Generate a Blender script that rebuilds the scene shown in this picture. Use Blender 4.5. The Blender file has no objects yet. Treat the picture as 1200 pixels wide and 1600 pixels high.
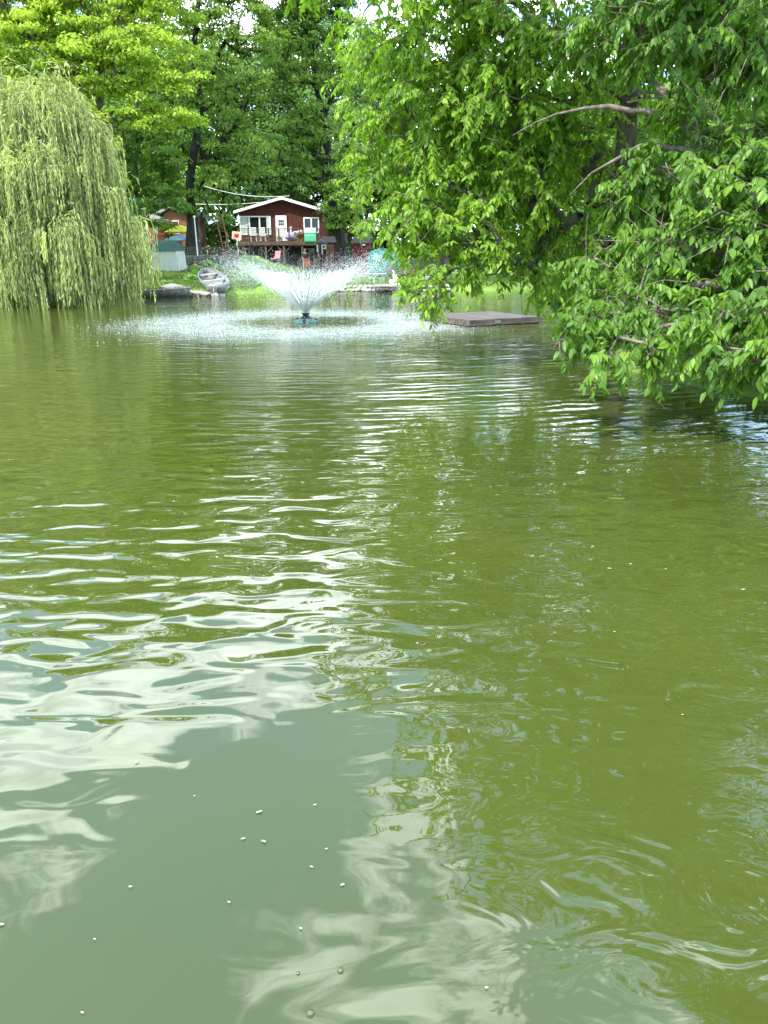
import bpy, math, random
import numpy as np
from mathutils import Vector, Matrix
R = math.radians
rng = np.random.default_rng(11)
random.seed(5)
C = bpy.context.scene.collection

# ------------------------------------------------------------------ camera, sky, sun, exposure
F, PITCH, CAMZ = 1208.0, R(18.66), 2.2
cam = bpy.data.objects.new('camera', bpy.data.cameras.new('camera'))
C.objects.link(cam)
cam.location = (0, 0, CAMZ)
cam.rotation_euler = (R(90) - PITCH, 0, 0)
cam.data.sensor_fit = 'VERTICAL'
cam.data.sensor_height = 24
cam.data.lens = 24 * F / 1600
cam.data.clip_start = 0.05
cam.data.clip_end = 3000
bpy.context.scene.camera = cam

SUN_EL, SUN_AZ = R(54), R(-140)      # azimuth measured clockwise from the view direction (+Y)
sd = Vector((math.sin(SUN_AZ) * math.cos(SUN_EL), math.cos(SUN_AZ) * math.cos(SUN_EL), math.sin(SUN_EL)))
sun = bpy.data.objects.new('sun', bpy.data.lights.new('sun', 'SUN'))
C.objects.link(sun)
sun.rotation_euler = sd.to_track_quat('Z', 'Y').to_euler()
sun.data.energy = 5.0
sun.data.angle = R(0.6)
sun.data.color = (1, 0.955, 0.88)

world = bpy.data.worlds.new("World")
bpy.context.scene.world = world
world.use_nodes = True
nt = world.node_tree
nt.nodes.clear()
def wn(t, **k):
    n = nt.nodes.new(t)
    for a, b in k.items(): setattr(n, a, b)
    return n
def wmath(op, a, b=None, c=None):
    n = wn('ShaderNodeMath', operation=op)
    for i, v in enumerate((a, b, c)):
        if v is None: continue
        if isinstance(v, (int, float)): n.inputs[i].default_value = v
        else: nt.links.new(v, n.inputs[i])
    return n.outputs[0]
w_out = wn('ShaderNodeOutputWorld'); w_bg = wn('ShaderNodeBackground')
w_sky = wn('ShaderNodeTexSky', sky_type='NISHITA', sun_disc=False, sun_elevation=SUN_EL, sun_rotation=SUN_AZ)
w_sky.air_density = 1.2; w_sky.dust_density = 1.5
w_tc = wn('ShaderNodeTexCoord')
w_sep = wn('ShaderNodeSeparateXYZ'); nt.links.new(w_tc.outputs['Generated'], w_sep.inputs[0])
zc = wmath('ADD', wmath('MAXIMUM', w_sep.outputs[2], 0.0), 0.12)
w_comb = wn('ShaderNodeCombineXYZ')
nt.links.new(wmath('DIVIDE', w_sep.outputs[0], zc), w_comb.inputs[0])
nt.links.new(wmath('DIVIDE', w_sep.outputs[1], zc), w_comb.inputs[1])
w_n1 = wn('ShaderNodeTexNoise'); w_n1.inputs['Scale'].default_value = 2.8
w_n1.inputs['Detail'].default_value = 9; w_n1.inputs['Roughness'].default_value = 0.62
w_n1.inputs['Distortion'].default_value = 0.5
w_map = wn('ShaderNodeMapping'); w_map.inputs['Location'].default_value = (3.35, 1.7, 0)
nt.links.new(w_comb.outputs[0], w_map.inputs[0]); nt.links.new(w_map.outputs[0], w_n1.inputs['Vector'])
# clouds: a wide bank low over the trees, a smaller one higher up
def bank(az, el, size, gain):
    d = Vector((math.sin(R(az)) * math.cos(R(el)), math.cos(R(az)) * math.cos(R(el)), math.sin(R(el))))
    dp = wn('ShaderNodeVectorMath', operation='DISTANCE'); nt.links.new(w_tc.outputs['Generated'], dp.inputs[0])
    dp.inputs[1].default_value = d
    t = wmath('DIVIDE', dp.outputs['Value'], size)
    return wmath('MULTIPLY', wmath('SUBTRACT', 1.0, wmath('MINIMUM', wmath('MULTIPLY', t, t), 1.0)), gain)
bsum = bank(-24, 26, 0.22, 0.16)
for b in ((-10, 27, 0.17, 0.22), (-4, 52, 0.20, 0.42), (-3, 22, 0.2, 0.15), (8, 37, 0.10, 0.14), (4, 47, 0.12, -0.2), (-26, 36, 0.15, 0.26), (60, 40, 0.7, 0.1), (170, 50, 0.9, 0.12), (-12, 40, 0.16, -0.2), (0, 12, 0.4, 0.2), (60, 10, 0.6, 0.15)):
    bsum = wmath('ADD', bsum, bank(*b))
cv = wmath('ADD', wmath('MULTIPLY_ADD', w_n1.outputs['Fac'], 1.7, -0.35), bsum)
w_mr = wn('ShaderNodeMapRange', interpolation_type='SMOOTHSTEP')
w_mr.inputs['From Min'].default_value = 0.58; w_mr.inputs['From Max'].default_value = 0.755
nt.links.new(cv, w_mr.inputs['Value'])
w_mix = wn('ShaderNodeMix', data_type='RGBA')
# thin high veil over the blue
w_veil = wn('ShaderNodeMix', data_type='RGBA'); w_veil.inputs[0].default_value = 0.5; w_veil.inputs[7].default_value = (8, 13, 18.5, 1)
nt.links.new(w_sky.outputs[0], w_veil.inputs[6])
nt.links.new(w_mr.outputs[0], w_mix.inputs[0]); nt.links.new(w_veil.outputs[2], w_mix.inputs[6])
w_n2 = wn('ShaderNodeTexNoise'); w_n2.inputs['Scale'].default_value = 5.5; w_n2.inputs['Detail'].default_value = 6; nt.links.new(w_comb.outputs[0], w_n2.inputs['Vector'])
w_cc = wn('ShaderNodeValToRGB'); w_cc.color_ramp.elements[0].position = 0.36; w_cc.color_ramp.elements[1].position = 0.62
w_cc.color_ramp.elements[0].color = (.50, .56, .62, 1); w_cc.color_ramp.elements[1].color = (.92, 1, 1, 1); nt.links.new(w_n2.outputs['Fac'], w_cc.inputs[0])
w_cs = wn('ShaderNodeVectorMath', operation='SCALE'); w_cs.inputs['Scale'].default_value = 34; nt.links.new(w_cc.outputs[0], w_cs.inputs[0]); nt.links.new(w_cs.outputs[0], w_mix.inputs[7])
nt.links.new(w_mix.outputs[2], w_bg.inputs[0])
w_bg.inputs['Strength'].default_value = 0.15
nt.links.new(w_bg.outputs[0], w_out.inputs[0])
vs = bpy.context.scene.view_settings
vs.view_transform = 'Standard'; vs.look = 'None'; vs.gamma = 1; vs.use_curve_mapping = False
vs.exposure = 0.62
cy = bpy.context.scene.cycles
cy.max_bounces = 8; cy.diffuse_bounces = 3; cy.glossy_bounces = 3; cy.transmission_bounces = 4
cy.use_denoising = True
cy.sample_clamp_indirect = 6

# ------------------------------------------------------------------ helpers
def P(px, py, Y):
    """world point that a ray through photograph pixel (px,py) meets at depth Y"""
    u, v = (px - 600) / F, (800 - py) / F
    d = np.array([u, math.cos(PITCH) + v * math.sin(PITCH), -math.sin(PITCH) + v * math.cos(PITCH)])
    return np.array([0, 0, CAMZ]) + d * (Y / d[1])
def S(Y): return Y * math.cos(PITCH) / F * 1.03     # metres per pixel around the skyline

def tag(o, label=None, cat=None, group=None, kind=None):
    if label: o['label'] = label
    if cat: o['category'] = cat
    if group: o['group'] = group
    if kind: o['kind'] = kind
    return o
def empty(name, loc, rz=0, label=None, cat=None, group=None):
    o = bpy.data.objects.new(name, None); C.objects.link(o)
    o.location = loc; o.rotation_euler = (0, 0, rz); o.empty_display_size = 0.2
    return tag(o, label, cat, group)

class MB:
    def __init__(s): s.v = []; s.f = []
    def add(s, vs, fs):
        n = len(s.v); s.v += [tuple(map(float, p)) for p in vs]; s.f += [tuple(i + n for i in f) for f in fs]; return s
    def box(s, x0, x1, y0, y1, z0, z1, M=None):
        vs = [(x, y, z) for z in (z0, z1) for y in (y0, y1) for x in (x0, x1)]
        if M is not None: vs = [M @ Vector(p) for p in vs]
        return s.add(vs, [(0, 2, 3, 1), (4, 5, 7, 6), (0, 1, 5, 4), (2, 6, 7, 3), (0, 4, 6, 2), (1, 3, 7, 5)])
    def bar(s, a, b, w, h=None):
        a, b = Vector(a), Vector(b); h = h or w; d = b - a; L = d.length
        M = Matrix.Translation(a) @ d.to_track_quat('Z', 'Y').to_matrix().to_4x4()
        return s.box(-w / 2, w / 2, -h / 2, h / 2, 0, L, M)
    def tube(s, pts, rad, k=8, cap=True):
        pts = [Vector(p) for p in pts]; n = len(pts)
        if isinstance(rad, (int, float)): rad = [rad] * n
        vs = []; up = Vector((0.13, 0.21, 1)).normalized()
        t0 = (pts[1] - pts[0]).normalized()
        x = t0.orthogonal().normalized()
        for i, p in enumerate(pts):
            t = (pts[min(i + 1, n - 1)] - pts[max(i - 1, 0)]).normalized()
            x = (x - t * x.dot(t)).normalized(); y = t.cross(x)
            for j in range(k):
                a = 2 * math.pi * j / k
                vs.append(p + (x * math.cos(a) + y * math.sin(a)) * rad[i])
        fs = [(i * k + j, i * k + (j + 1) % k, (i + 1) * k + (j + 1) % k, (i + 1) * k + j) for i in range(n - 1) for j in range(k)]
        if cap: fs += [tuple(range(k))[::-1], tuple((n - 1) * k + j for j in range(k))]
        return s.add(vs, fs)
    def prism(s, poly, y0, y1):           # polygon in x,z extruded along y
        n = len(poly)
        vs = [(p[0], y0, p[1]) for p in poly] + [(p[0], y1, p[1]) for p in poly]
        return s.add(vs, [tuple(range(n)), tuple(range(n, 2 * n))[::-1]] + [(i, i + n, (i + 1) % n + n, (i + 1) % n) for i in range(n)])
    def grid(s, rows):                    # rows: list of rows of points
        m, n = len(rows), len(rows[0])
        return s.add([p for r in rows for p in r], [(i * n + j, i * n + j + 1, (i + 1) * n + j + 1, (i + 1) * n + j) for i in range(m - 1) for j in range(n - 1)])
    def lathe(s, prof, k=16, c=(0, 0, 0)):
        vs = [(c[0] + r * math.cos(2 * math.pi * j / k), c[1] + r * math.sin(2 * math.pi * j / k), c[2] + z) for r, z in prof for j in range(k)]
        return s.add(vs, [(i * k + j, i * k + (j + 1) % k, (i + 1) * k + (j + 1) % k, (i + 1) * k + j) for i in range(len(prof) - 1) for j in range(k)])
    def obj(s, name, mat, parent=None, smooth=False, bevel=0, solid=0, sub=0, loc=None):
        me = bpy.data.meshes.new(name); me.from_pydata(s.v, [], s.f); me.update()
        if mat: me.materials.append(mat)
        if smooth: me.shade_smooth()
        o = bpy.data.objects.new(name, me); C.objects.link(o); o.parent = parent
        if loc is not None: o.location = loc
        if solid: m = o.modifiers.new('s', 'SOLIDIFY'); m.thickness = solid; m.offset = 0
        if sub: m = o.modifiers.new('u', 'SUBSURF'); m.levels = sub; m.render_levels = sub
        if bevel: m = o.modifiers.new('b', 'BEVEL'); m.width = bevel; m.segments = 2; m.limit_method = 'ANGLE'
        return o

def np_mesh(name, verts, faces, mat, parent=None, attr=None, smooth=False):
    """faces: (n,k) int array, all the same size, or a list of such arrays; attr: per-face float"""
    if not isinstance(faces, list): faces = [faces]
    faces = [f for f in faces if len(f)]
    me = bpy.data.meshes.new(name)
    verts = np.ascontiguousarray(verts, dtype=np.float32)
    me.vertices.add(len(verts)); me.vertices.foreach_set('co', verts.ravel())
    tot = np.concatenate([np.full(len(f), f.shape[1]) for f in faces]).astype(np.int32)
    idx = np.concatenate([f.ravel() for f in faces]).astype(np.int32)
    me.loops.add(len(idx)); me.loops.foreach_set('vertex_index', idx)
    me.polygons.add(len(tot))
    me.polygons.foreach_set('loop_start', np.concatenate([[0], np.cumsum(tot)[:-1]]).astype(np.int32))
    if attr is not None:
        a = me.attributes.new('tint', 'FLOAT', 'FACE'); a.data.foreach_set('value', np.asarray(attr, np.float32))
    me.update(calc_edges=True)
    me.polygons.foreach_set('use_smooth', np.full(len(tot), smooth))
    if mat: me.materials.append(mat)
    o = bpy.data.objects.new(name, me); C.objects.link(o); o.parent = parent
    return o

# ------------------------------------------------------------------ materials
def mat(name, col, rough=0.7, col2=None, scale=4, spec=0.3, bump=0, bscale=30, metal=0, stretch=(1, 1, 1), detail=5, coat=0, lo=0.35, hi=0.65):
    m = bpy.data.materials.new(name); m.use_nodes = True; t = m.node_tree; b = t.nodes['Principled BSDF']
    b.inputs['Base Color'].default_value = (*col, 1); b.inputs['Roughness'].default_value = rough
    b.inputs['Specular IOR Level'].default_value = spec; b.inputs['Metallic'].default_value = metal
    b.inputs['Coat Weight'].default_value = coat
    tc = t.nodes.new('ShaderNodeTexCoord'); mp = t.nodes.new('ShaderNodeMapping'); mp.inputs['Scale'].default_value = stretch
    t.links.new(tc.outputs['Object'], mp.inputs[0])
    if col2:
        n = t.nodes.new('ShaderNodeTexNoise'); n.inputs['Scale'].default_value = scale; n.inputs['Detail'].default_value = detail
        r = t.nodes.new('ShaderNodeValToRGB'); r.color_ramp.elements[0].position = lo; r.color_ramp.elements[1].position = hi
        r.color_ramp.elements[0].color = (*col, 1); r.color_ramp.elements[1].color = (*col2, 1)
        t.links.new(mp.outputs[0], n.inputs['Vector']); t.links.new(n.outputs['Fac'], r.inputs[0]); t.links.new(r.outputs[0], b.inputs['Base Color'])
    if bump:
        n = t.nodes.new('ShaderNodeTexNoise'); n.inputs['Scale'].default_value = bscale; n.inputs['Detail'].default_value = 4
        bp = t.nodes.new('ShaderNodeBump'); bp.inputs['Strength'].default_value = bump; bp.inputs['Distance'].default_value = 0.02
        t.links.new(mp.outputs[0], n.inputs['Vector']); t.links.new(n.outputs['Fac'], bp.inputs['Height']); t.links.new(bp.outputs[0], b.inputs['Normal'])
    return m
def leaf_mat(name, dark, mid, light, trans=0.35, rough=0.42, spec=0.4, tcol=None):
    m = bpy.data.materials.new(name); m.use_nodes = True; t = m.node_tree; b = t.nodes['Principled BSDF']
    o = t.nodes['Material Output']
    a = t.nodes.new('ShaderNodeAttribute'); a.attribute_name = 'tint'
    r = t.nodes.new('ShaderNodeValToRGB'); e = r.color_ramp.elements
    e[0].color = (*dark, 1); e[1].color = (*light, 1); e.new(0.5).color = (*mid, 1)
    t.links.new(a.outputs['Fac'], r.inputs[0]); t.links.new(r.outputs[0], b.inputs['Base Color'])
    b.inputs['Roughness'].default_value = rough; b.inputs['Specular IOR Level'].default_value = spec
    tr = t.nodes.new('ShaderNodeBsdfTranslucent'); g = t.nodes.new('ShaderNodeMix'); g.data_type = 'RGBA'; g.blend_type = 'MULTIPLY'
    g.inputs[0].default_value = 1; t.links.new(r.outputs[0], g.inputs[6]); g.inputs[7].default_value = (*(tcol or (1.5, 1.55, 0.5)), 1)
    t.links.new(g.outputs[2], tr.inputs[0])
    mx = t.nodes.new('ShaderNodeMixShader'); mx.inputs[0].default_value = trans
    t.links.new(b.outputs[0], mx.inputs[1]); t.links.new(tr.outputs[0], mx.inputs[2]); t.links.new(mx.outputs[0], o.inputs[0])
    return m

M = {}
M['bark'] = mat('bark', (0.075, 0.06, 0.048), 0.9, (0.17, 0.145, 0.12), 6, bump=0.8, bscale=14, stretch=(1, 1, 0.25))
M['bark_dark'] = mat('bark_dark', (0.016, 0.014, 0.012), 0.95, (0.045, 0.04, 0.034), 5, bump=0.9, bscale=10, stretch=(1, 1, 0.2))
M['bark_pale'] = mat('bark_pale', (0.10, 0.078, 0.062), 0.9, (0.23, 0.19, 0.16), 9, bump=1.0, bscale=24)
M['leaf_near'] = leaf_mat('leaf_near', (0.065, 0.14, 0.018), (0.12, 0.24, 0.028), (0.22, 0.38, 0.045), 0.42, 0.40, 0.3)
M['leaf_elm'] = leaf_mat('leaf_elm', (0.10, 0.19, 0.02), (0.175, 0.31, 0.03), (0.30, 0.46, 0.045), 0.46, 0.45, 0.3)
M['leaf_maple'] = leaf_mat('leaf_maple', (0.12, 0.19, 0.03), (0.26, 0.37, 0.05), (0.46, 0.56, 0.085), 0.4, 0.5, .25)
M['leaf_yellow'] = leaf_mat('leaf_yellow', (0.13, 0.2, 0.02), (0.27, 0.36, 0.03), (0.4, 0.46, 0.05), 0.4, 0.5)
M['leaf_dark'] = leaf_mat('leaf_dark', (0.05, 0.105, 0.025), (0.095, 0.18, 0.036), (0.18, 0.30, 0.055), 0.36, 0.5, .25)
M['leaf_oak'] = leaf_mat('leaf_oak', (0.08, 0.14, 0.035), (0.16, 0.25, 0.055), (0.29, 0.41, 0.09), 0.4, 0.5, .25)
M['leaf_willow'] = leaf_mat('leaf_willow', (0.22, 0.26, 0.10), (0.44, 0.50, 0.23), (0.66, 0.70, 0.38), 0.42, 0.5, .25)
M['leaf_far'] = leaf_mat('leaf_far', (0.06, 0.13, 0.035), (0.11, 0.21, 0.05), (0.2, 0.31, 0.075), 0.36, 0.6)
M['leaf_bush'] = leaf_mat('leaf_bush', (0.06, 0.15, 0.03), (0.13, 0.27, 0.045), (0.24, 0.4, 0.07), 0.36, 0.5)
M['grass'] = leaf_mat('grass', (0.075, 0.13, 0.025), (0.13, 0.2, 0.04), (0.21, 0.28, 0.06), 0.25, 0.7)
M['red_siding'] = None
M['white'] = mat('white_paint', (0.78, 0.78, 0.75), 0.5, (0.68, 0.67, 0.64), 3)
M['cream'] = mat('cream_paint', (0.66, 0.62, 0.55), 0.6, (0.55, 0.51, 0.45), 2)
M['glass'] = mat('dark_glass', (0.012, 0.014, 0.016), 0.06, spec=0.6)
M['curtain'] = mat('curtain', (0.35, 0.38, 0.36), 0.9, (0.5, 0.53, 0.5), 6, stretch=(3, 1, 0.2))
M['wood_deck'] = mat('weathered_deck_wood', (0.06, 0.042, 0.028), 0.85, (0.12, 0.088, 0.06), 6, bump=0.3, stretch=(0.3, 3, 3))
M['wood_grey'] = mat('grey_wood', (0.20, 0.18, 0.155), 0.85, (0.36, 0.33, 0.29), 5, bump=0.4, bscale=18, stretch=(0.4, 4, 4))
M['wood_platform'] = mat('platform_wood', (0.06, 0.046, 0.04), 0.75, (0.15, 0.12, 0.105), 3, bump=0.35, bscale=20, stretch=(0.4, 4, 2))
M['wood_platform_side'] = mat('platform_side', (0.045, 0.032, 0.028), 0.7, (0.09, 0.065, 0.055), 4, bump=0.3)
M['wood_fence'] = mat('fence_wood', (0.06, 0.05, 0.04), 0.9, (0.13, 0.11, 0.085), 5, bump=0.4)
M['wood_tan'] = mat('tan_door', (0.17, 0.08, 0.04), 0.7, (0.24, 0.12, 0.06), 4)
M['shingle'] = mat('grey_shingle', (0.2, 0.19, 0.18), 0.9, (0.32, 0.3, 0.29), 8)
M['shingle_brown'] = mat('brown_shingle', (0.06, 0.04, 0.032), 0.9, (0.1, 0.07, 0.058), 8)
M['shingle_green'] = mat('green_shingle', (0.03, 0.075, 0.06), 0.85, (0.05, 0.11, 0.085), 8)
M['shed_wall'] = mat('pale_shed', (0.42, 0.44, 0.39), 0.8, (0.52, 0.53, 0.47), 3, stretch=(6, 1, 0.4))
M['brown_brick'] = mat('brown_wall', (0.17, 0.065, 0.035), 0.85, (0.24, 0.1, 0.055), 6)
M['tarp'] = mat('green_tarp', (0.006, 0.10, 0.066), 0.4, (0.014, 0.15, 0.105), 2.2, spec=0.5, bump=0.6, bscale=5)
M['cloth_green'] = mat('green_cloth', (0.10, 0.42, 0.24), 0.9)
M['cloth_mint'] = mat('mint_cloth', (0.5, 0.72, 0.58), 0.9)
M['lilac'] = mat('lilac_cloth', (0.48, 0.44, 0.72), 0.8)
M['yellow'] = mat('yellow_fabric', (0.75, 0.70, 0.06), 0.8)
M['blue'] = mat('blue_fabric', (0.10, 0.30, 0.42), 0.7, (0.4, 0.6, 0.7), 1.5)
M['orange'] = mat('orange_plastic', (0.75, 0.13, 0.05), 0.6)
M['pinkish'] = mat('pale_pink_board', (0.82, 0.5, 0.42), 0.7)
M['redmark'] = mat('red_mark', (0.5, 0.04, 0.02), 0.7)
M['pink'] = mat('pink_fabric', (0.6, 0.2, 0.22), 0.8)
M['black'] = mat('black_paint', (0.02, 0.02, 0.022), 0.5)
M['darkgrey'] = mat('dark_grey_plastic', (0.085, 0.08, 0.08), 0.6, (0.12, 0.11, 0.11), 4)
M['metal'] = mat('dull_aluminium', (0.16, 0.17, 0.17), 0.55, (0.26, 0.27, 0.26), 3, metal=0.3)
M['metal_dark'] = mat('boat_dark', (0.06, 0.055, 0.05), 0.6, (0.12, 0.11, 0.1), 4)
M['stone'] = mat('shore_stone', (0.24, 0.225, 0.19), 0.9, (0.46, 0.43, 0.38), 5, bump=0.6, bscale=12)
M['stone_wall'] = mat('field_stone', (0.10, 0.09, 0.075), 0.95, (0.22, 0.2, 0.17), 3, bump=0.8, bscale=6)
M['skin'] = mat('skin', (0.5, 0.27, 0.19), 0.6)
M['hair'] = mat('hair', (0.03, 0.02, 0.015), 0.7)
M['shirt'] = mat('dark_shirt', (0.03, 0.04, 0.045), 0.9)
M['trousers'] = mat('pale_trousers', (0.5, 0.48, 0.44), 0.9)
M['plaster'] = mat('white_plaster', (0.85, 0.85, 0.84), 0.5)
M['teal'] = mat('teal_float', (0.06, 0.13, 0.14), 0.6, (0.12, 0.2, 0.2), 5)
M['foam_white'] = mat('spray_water', (0.76, 0.80, 0.80), 0.25, spec=0.5)
# red board siding with vertical grooves
def siding(name, a, b, freq):
    m = mat(name, a, 0.75, b, 3, stretch=(4, 1, 0.5)); t = m.node_tree; bs = t.nodes['Principled BSDF']
    w = t.nodes.new('ShaderNodeTexWave'); w.wave_profile = 'SAW'; w.bands_direction = 'X'; w.inputs['Scale'].default_value = freq
    tc = t.nodes.new('ShaderNodeTexCoord'); t.links.new(tc.outputs['Object'], w.inputs['Vector'])
    r = t.nodes.new('ShaderNodeValToRGB'); r.color_ramp.elements[0].position = 0.88; r.color_ramp.elements[1].position = 0.97
    r.color_ramp.elements[0].color = (1, 1, 1, 1); r.color_ramp.elements[1].color = (0.35, 0.35, 0.35, 1)
    t.links.new(w.outputs['Fac'], r.inputs[0])
    bp = t.nodes.new('ShaderNodeBump'); bp.inputs['Distance'].default_value = 0.03; t.links.new(r.outputs[0], bp.inputs['Height'])
    t.links.new(bp.outputs[0], bs.inputs['Normal'])
    return m
M['red_siding'] = siding('red_siding', (0.062, 0.014, 0.009), (0.105, 0.024, 0.016), 0.9)
M['red_shed'] = siding('red_shed', (0.12, 0.016, 0.018), (0.17, 0.028, 0.03), 1.1)

# ------------------------------------------------------------------ terrain
POND = np.array([(-44, -3), (-28, 10), (-25, 30), (-18.5, 34.5), (-14.6, 37), (-12.6, 39.4), (-10.3, 40.6), (-7.5, 42.6), (-5.4, 44.8), (-2, 45.7), (2.5, 46), (6, 47),
                 (12, 49), (17, 50), (21, 47), (20, 38), (13, 29), (6.4, 22), (4.5, 18.9), (4.3, 16.6), (5.2, 13.6), (7.0, 10), (9.5, 6.5), (12, 2), (11, 0.2), (2, -0.4), (-12, -1.2), (-30, -3)], float)
def pond_sd(x, y):
    p = np.stack([x, y], -1)[..., None, :]
    a = POND; b = np.roll(POND, -1, 0); e = b - a
    w = p - a
    t = np.clip((w * e).sum(-1) / (e * e).sum(-1), 0, 1)
    d = np.sqrt((((w - e * t[..., None])) ** 2).sum(-1)).min(-1)
    ya, yb = a[:, 1], b[:, 1]; X, Y = p[..., 0], p[..., 1]
    cond = (ya > Y) != (yb > Y)
    xi = (b[:, 0] - a[:, 0]) * (Y - ya) / np.where(yb == ya, 1e-9, yb - ya) + a[:, 0]
    inside = (cond & (X < xi)).sum(-1) % 2 == 1
    return np.where(inside, -d, d)
def sst(a, b, x):
    t = np.clip((x - a) / (b - a), 0, 1); return t * t * (3 - 2 * t)
def gz(x, y):
    x = np.asarray(x, float); y = np.asarray(y, float)
    d = pond_sd(x, y)
    out = 0.32 * sst(-0.25, 0.35, d) + np.clip(d, 0, 60) * 0.014 + 0.05 * np.sin(x * .7) * np.sin(y * .53)
    left = sst(-6.5, -9.5, x) * sst(40, 52, y)
    out = out + left * 0.55 + sst(-8.6, -10.2, x) * sst(53.0, 53.8, y) * sst(70, 64, y) * 0.75
    near = sst(6, 1, y) * 0.3 * sst(0, 1.5, d)
    out = out + near + sst(90, 300, y) * 4
    ins = -0.25 - np.clip(-d, 0, 4) * 0.35
    return np.where(d > -0.3, np.where(d > 0, out, out * (1 + d / .3) - 0.25 * (-d / .3)), ins)
def g1(x, y): return float(gz(np.array([x]), np.array([y]))[0])

xs = np.unique(np.concatenate([np.linspace(-700, -60, 20), np.arange(-60, 50, 0.5), np.linspace(50, 700, 22)]))
ys = np.unique(np.concatenate([np.linspace(-300, -8, 14), np.arange(-8, 78, 0.5), np.arange(78, 130, 3), np.linspace(130, 1400, 26)]))
X, Y = np.meshgrid(xs, ys)
Z = np.concatenate([gz(X[i:i + 40], Y[i:i + 40]) for i in range(0, len(ys), 40)])
nx, ny = len(xs), len(ys)
ii = (np.arange(ny - 1)[:, None] * nx + np.arange(nx - 1)[None]).ravel()
ground_mat = mat('ground_soil_grass', (0.09, 0.15, 0.025), 0.95, (0.17, 0.26, 0.04), 0.7, bump=0.5, bscale=4, detail=8)
np_mesh_ground = np_mesh('ground', np.stack([X.ravel(), Y.ravel(), Z.ravel()], -1), np.stack([ii, ii + 1, ii + nx + 1, ii + nx], -1), ground_mat, smooth=True)
tag(np_mesh_ground, kind='structure')

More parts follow.
